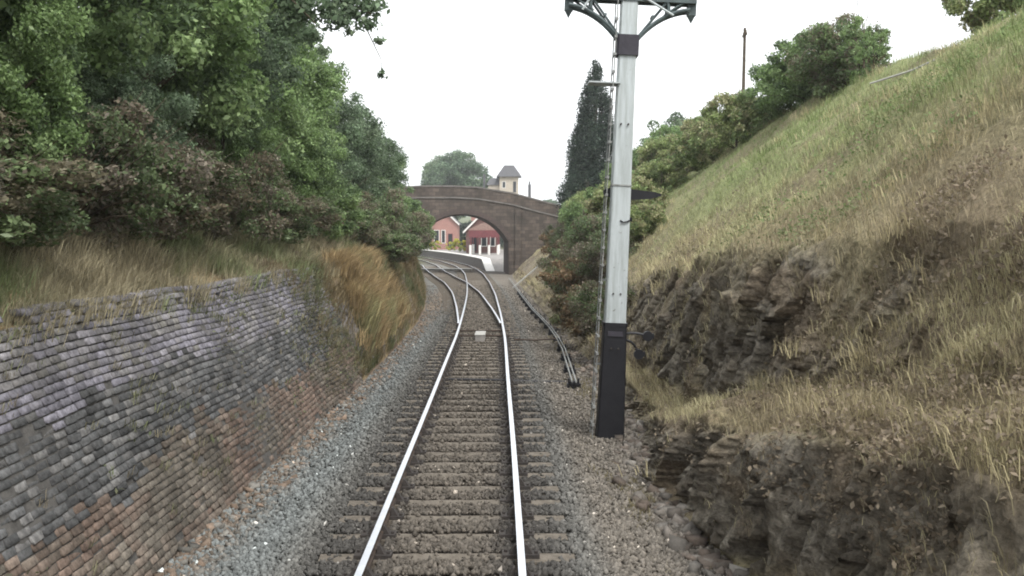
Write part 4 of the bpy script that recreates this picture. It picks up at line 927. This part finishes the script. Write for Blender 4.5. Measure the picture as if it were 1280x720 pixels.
# arch ring
m = MB(); vr = np.random.default_rng(5)
for i in range(36):
    t0 = -th+2*th*i/36; t1 = -th+2*th*(i+1)/36-.004; ro_ = rad_+.42+vr.uniform(-.02, .02)
    P4 = [(AC+r_*math.sin(t), zc0+r_*math.cos(t)) for r_, t in ((rad_-.01, t0), (rad_-.01, t1), (ro_, t1), (ro_, t0))]
    m.prism(P4, BY0-.05-vr.uniform(0, .015), BY0+.01)
o = m.build('arch_ring', M['vault'], br); unparent_fix(o, br)
strip(lambda x: top(x)-1.12, lambda x: top(x)-1.0, BY0-.09, BY0+.45, 'string_course', M['coping'])
strip(lambda x: top(x)-1.0, lambda x: top(x)-.13, BY0, BY0+.38, 'parapet', M['bridge'])
strip(lambda x: top(x)-.13, lambda x: top(x), BY0-.06, BY0+.44, 'coping', M['coping'])
strip(lambda x: top(x)-1.12, lambda x: top(x)-.10, BY1-.38, BY1, 'parapet', M['bridge'])
strip(lambda x: top(x)-.10, lambda x: top(x)+.02, BY1-.44, BY1+.06, 'coping', M['coping'])
m = MB(); m.box(.25, .75, BY0-.14, BY0-.002, -.4, 5.55); o = m.build('pilaster', M['bridge'], br); unparent_fix(o, br)
# ------------------------------------------------------------------ station beyond the arch
def ex(Y): return float(cx(Y))+1.65
pf = empty('platform', (-3, 104, -.25), 'station platform with a white edge seen through the arch', 'platform')
ysp = list(np.arange(103, 205, 3.0))
m = MB(); vs = []
for y in ysp: vs += [(ex(y), y, -.3), (ex(y), y, .84), (ex(y)+14, y, .84)]
m.add(vs, [(i*3, i*3+1, (i+1)*3+1, (i+1)*3) for i in range(len(ysp)-1)], 0); o = m.build('platform_face', M['platform_stone'], pf); unparent_fix(o, pf)
m = MB(); vs = []
for y in ysp: vs += [(ex(y)+.75, y, .845), (ex(y)+14, y, .845)]
m.add(vs, [(i*2, i*2+1, (i+1)*2+1, (i+1)*2) for i in range(len(ysp)-1)])
y0 = ysp[0]; m.add([(ex(y0)+.75, y0, .845), (ex(y0)+14, y0, .845), (ex(y0)+13.4, y0-6, -.22), (ex(y0)+.5, y0-6, -.22)], [(0, 1, 2, 3)]); o = m.build('platform_surface', M['platform'], pf); unparent_fix(o, pf)
m = MB(); vs = []
for y in [y0-6]+ysp:
    z = -.2 if y < y0 else .84
    vs += [(ex(y)-.06, y, z-.06), (ex(y)-.06, y, z+.02), (ex(y)+.76, y, z+.02), (ex(y)+.76, y, z-.06)]
m.add(vs, [(i*4+k, i*4+k+1, (i+1)*4+k+1, (i+1)*4+k) for i in range(len(ysp)) for k in range(3)]); o = m.build('platform_edge', M['whitewood'], pf); unparent_fix(o, pf)
m = MB(); m.add([(ex(y0), y0, -.3), (ex(y0), y0, .84), (ex(y0-6), y0-6, -.22), (ex(y0-6), y0-6, -.3)], [(0, 1, 2, 3)]); o = m.build('ramp_side', M['platform_stone'], pf); unparent_fix(o, pf)
bc = MB()
for i in range(7): bc.box(-9.1, -3.85, 98.9+i*.28, 99.14+i*.28, -.2, -.02)
tag(bc.build('board_crossing', M['pale']), 'pale plank crossing laid over the rails just beyond the bridge', 'foot crossing')
# gabled hut
def gable(name, x0, x1, y0, y1, z0, ze, zr, label, roofm, wallm, oh=.35):
    r_ = empty(name, ((x0+x1)/2, y0, z0), label, 'building'); xm = (x0+x1)/2; m = MB()
    m.prism([(x0, z0-.3), (x1, z0-.3), (x1, ze), (xm, zr), (x0, ze)], y0, y1); o = m.build('wall', wallm, r_); unparent_fix(o, r_)
    sl = (zr-ze)/(xm-x0); m = MB()
    for s_, xe in ((-1, x0), (1, x1)):
        xo = xe+s_*oh; zo = ze-sl*oh; m.prism([(xm, zr+.03), (xo, zo+.03), (xo, zo+.15), (xm, zr+.16)], y0-oh, y1+oh)
    o = m.build('roof', roofm, r_); unparent_fix(o, r_)
    m = MB()
    for s_, xe in ((-1, x0), (1, x1)):
        xo = xe+s_*(oh+.05); zo = ze-sl*(oh+.05); m.prism([(xm, zr-.12), (xo, zo-.12), (xo, zo+.2), (xm, zr+.2)], y0-oh-.06, y0-oh-.004)
    o = m.build('bargeboard', M['whitewood'], r_); unparent_fix(o, r_)
    return r_
def win(r_, x0, x1, z0, z1, y, frame=M['whitewood'], pane=M['glass'], nm='window'):
    m = MB(); t = .09
    m.box(x0, x1, y-.05, y-.003, z0, z0+t); m.box(x0, x1, y-.05, y-.003, z1-t, z1); m.box(x0, x0+t, y-.05, y-.003, z0+t, z1-t); m.box(x1-t, x1, y-.05, y-.003, z0+t, z1-t)
    f = m.build(nm, frame, r_); unparent_fix(f, r_)
    m = MB(); m.box(x0+t, x1-t, y-.03, y-.004, z0+t, z1-t); m.build('pane' if nm == 'window' else 'door_leaf', pane, f)
    return f
hut = gable('station_hut', -13.3, -9.1, 172, 180, .84, 5.3, 7.3, 'pink brick gabled station hut with pale bargeboards, left of the view through the arch', M['slate'], M['station_brick'])
win(hut, -12.9, -12.0, 1.9, 4.1, 172); win(hut, -11.7, -11.0, 1.9, 4.1, 172); win(hut, -10.6, -9.8, .86, 3.5, 172, M['redpaint'], M['glass'], 'door')
st = gable('station_building', -6.1, -1.9, 138, 160, .84, 3.9, 6.0, 'red brick station building with an awning, right in the view through the arch', M['tile'], M['dark_brick'])
win(st, -5.4, -4.6, 1.0, 3.2, 138, M['redpaint'], M['glass'], 'door'); win(st, -4.1, -3.3, 1.7, 3.1, 138); win(st, -2.9, -2.2, 1.7, 3.1, 138)
m = MB(); m.box(-5.7, -5.0, 145, 146, 5.2, 7.2); m.box(-5.8, -4.9, 144.9, 146.1, 7.2, 7.35); o = m.build('chimney', M['station_brick'], st); unparent_fix(o, st)
aw = empty('platform_awning', (-4, 128, .84), 'dark red platform awning on slim posts in front of the station building', 'awning')
m = MB(); m.prism([(-5.2, 3.75), (-1.6, 3.75), (-1.6, 3.95), (-3.4, 4.75), (-5.2, 3.95)], 126, 136.5); o = m.build('awning_roof', M['tile'], aw); unparent_fix(o, aw)
m = MB(); m.box(-5.22, -1.58, 125.9, 125.99, 3.0, 3.8)
for i in range(18): m.add([(-5.2+i*.2, 125.9, 3.0), (-5.0+i*.2, 125.9, 3.0), (-5.1+i*.2, 125.9, 2.82), (-5.2+i*.2, 125.96, 3.0), (-5.0+i*.2, 125.96, 3.0), (-5.1+i*.2, 125.96, 2.82)], [(0, 1, 2), (5, 4, 3), (0, 2, 5, 3), (1, 4, 5, 2)])
o = m.build('valance', M['redpaint'], aw); unparent_fix(o, aw)
for (x, y) in ((-5.05, 126.1), (-3.9, 126.1), (-2.8, 126.1), (-1.7, 126.1), (-5.05, 135.9), (-1.7, 135.9)):
    m = MB(); m.tube([(x, y, .80), (x, y, 2.0)], .15, 8, 0); m.tube([(x, y, 2.0), (x, y, 3.8)], .06, 8, 1); m.tube([(x, y, 3.3), (x+.35, y, 3.75)], .03, 6, 1)
    o = m.build('awning_post', [M['whitewood'], M['redpaint']], aw); unparent_fix(o, aw)
proto('b_yellow', 'bush', 1.1, 1.7, 16, 5000, .12, 'yellow', 51, .03, 5)
for (x, y, s, lab) in [(-7.6, 152, 1.25, 'yellow flowering shrub in the middle of the platform beyond the arch'), (-12.2, 166, 1.0, 'yellow green shrub at the corner of the gabled hut'), (-9.6, 163, .9, 'small yellow shrub before the hut door')]:
    place('b_yellow', 'flowering_shrub', x, y, .8, s, x, lab, 'shrub', 'yellow shrubs on the platform')
# house with pyramid roof seen above the parapet
hs_ = empty('house', (-.9, 200, 5), 'cream house with a steep hipped slate roof poking above the bridge', 'house')
m = MB(); m.box(-2.4, 1.25, 200, 204, 4, 14.6); m.box(-4.6, -2.41, 201, 205, 4, 13.0); o = m.build('wall', M['cream'], hs_); unparent_fix(o, hs_)
m = MB(); m.add([(-3.0, 199.4, 14.5), (1.85, 199.4, 14.5), (1.85, 204.6, 14.5), (-3.0, 204.6, 14.5), (-1.5, 201.5, 16.8), (.35, 201.5, 16.8), (.35, 202.5, 16.8), (-1.5, 202.5, 16.8)], [(0,3,2,1), (4,5,6,7), (0,1,5,4), (1,2,6,5), (2,3,7,6), (3,0,4,7)])
m.add([(-5.0, 200.7, 12.95), (-2.42, 200.7, 12.95), (-2.42, 205.3, 12.95), (-5.0, 205.3, 12.95), (-4.2, 203, 14.4), (-2.42, 203, 14.4)], [(0,3,2,1), (0,1,5,4), (1,2,5), (2,3,4,5), (3,0,4)])
o = m.build('roof', M['slate'], hs_); unparent_fix(o, hs_)
win(hs_, -1.9, -1.2, 12.3, 13.6, 200); win(hs_, .2, .8, 11.5, 13.6, 200, M['slate'])
m = MB(); m.box(-5.6, -5.2, 202, 202.6, 12, 15.1); o = m.build('chimney', M['slate'], hs_); unparent_fix(o, hs_)
ch = empty('chimney_stack', (5.6, 200, 5), 'slim dark stack standing alone on the skyline right of the house', 'chimney')
m = MB(); m.box(3.1, 3.65, 200, 200.6, 4, 13.0); m.tube([(3.37, 200.3, 13.0), (3.37, 200.3, 13.6)], .16, 8); o = m.build('stack', M['slate'], ch); unparent_fix(o, ch)

# ------------------------------------------------------------------ haze: a thin even air over the whole place
m, t, b_ = mat_new('haze_air'); t.nodes.remove(b_)
pv = t.nodes.new('ShaderNodeVolumePrincipled'); pv.inputs['Color'].default_value = (.93, .95, .97, 1); pv.inputs['Density'].default_value = .0005; pv.inputs['Anisotropy'].default_value = .1
t.links.new(pv.outputs[0], t.nodes['Material Output'].inputs['Volume'])
hzb = MB().box(-905, 905, -60, 1510, -1.5, 26).build('haze', m); hzb['kind'] = 'stuff'; hzb['label'] = 'thin pale haze in the air of the cutting'
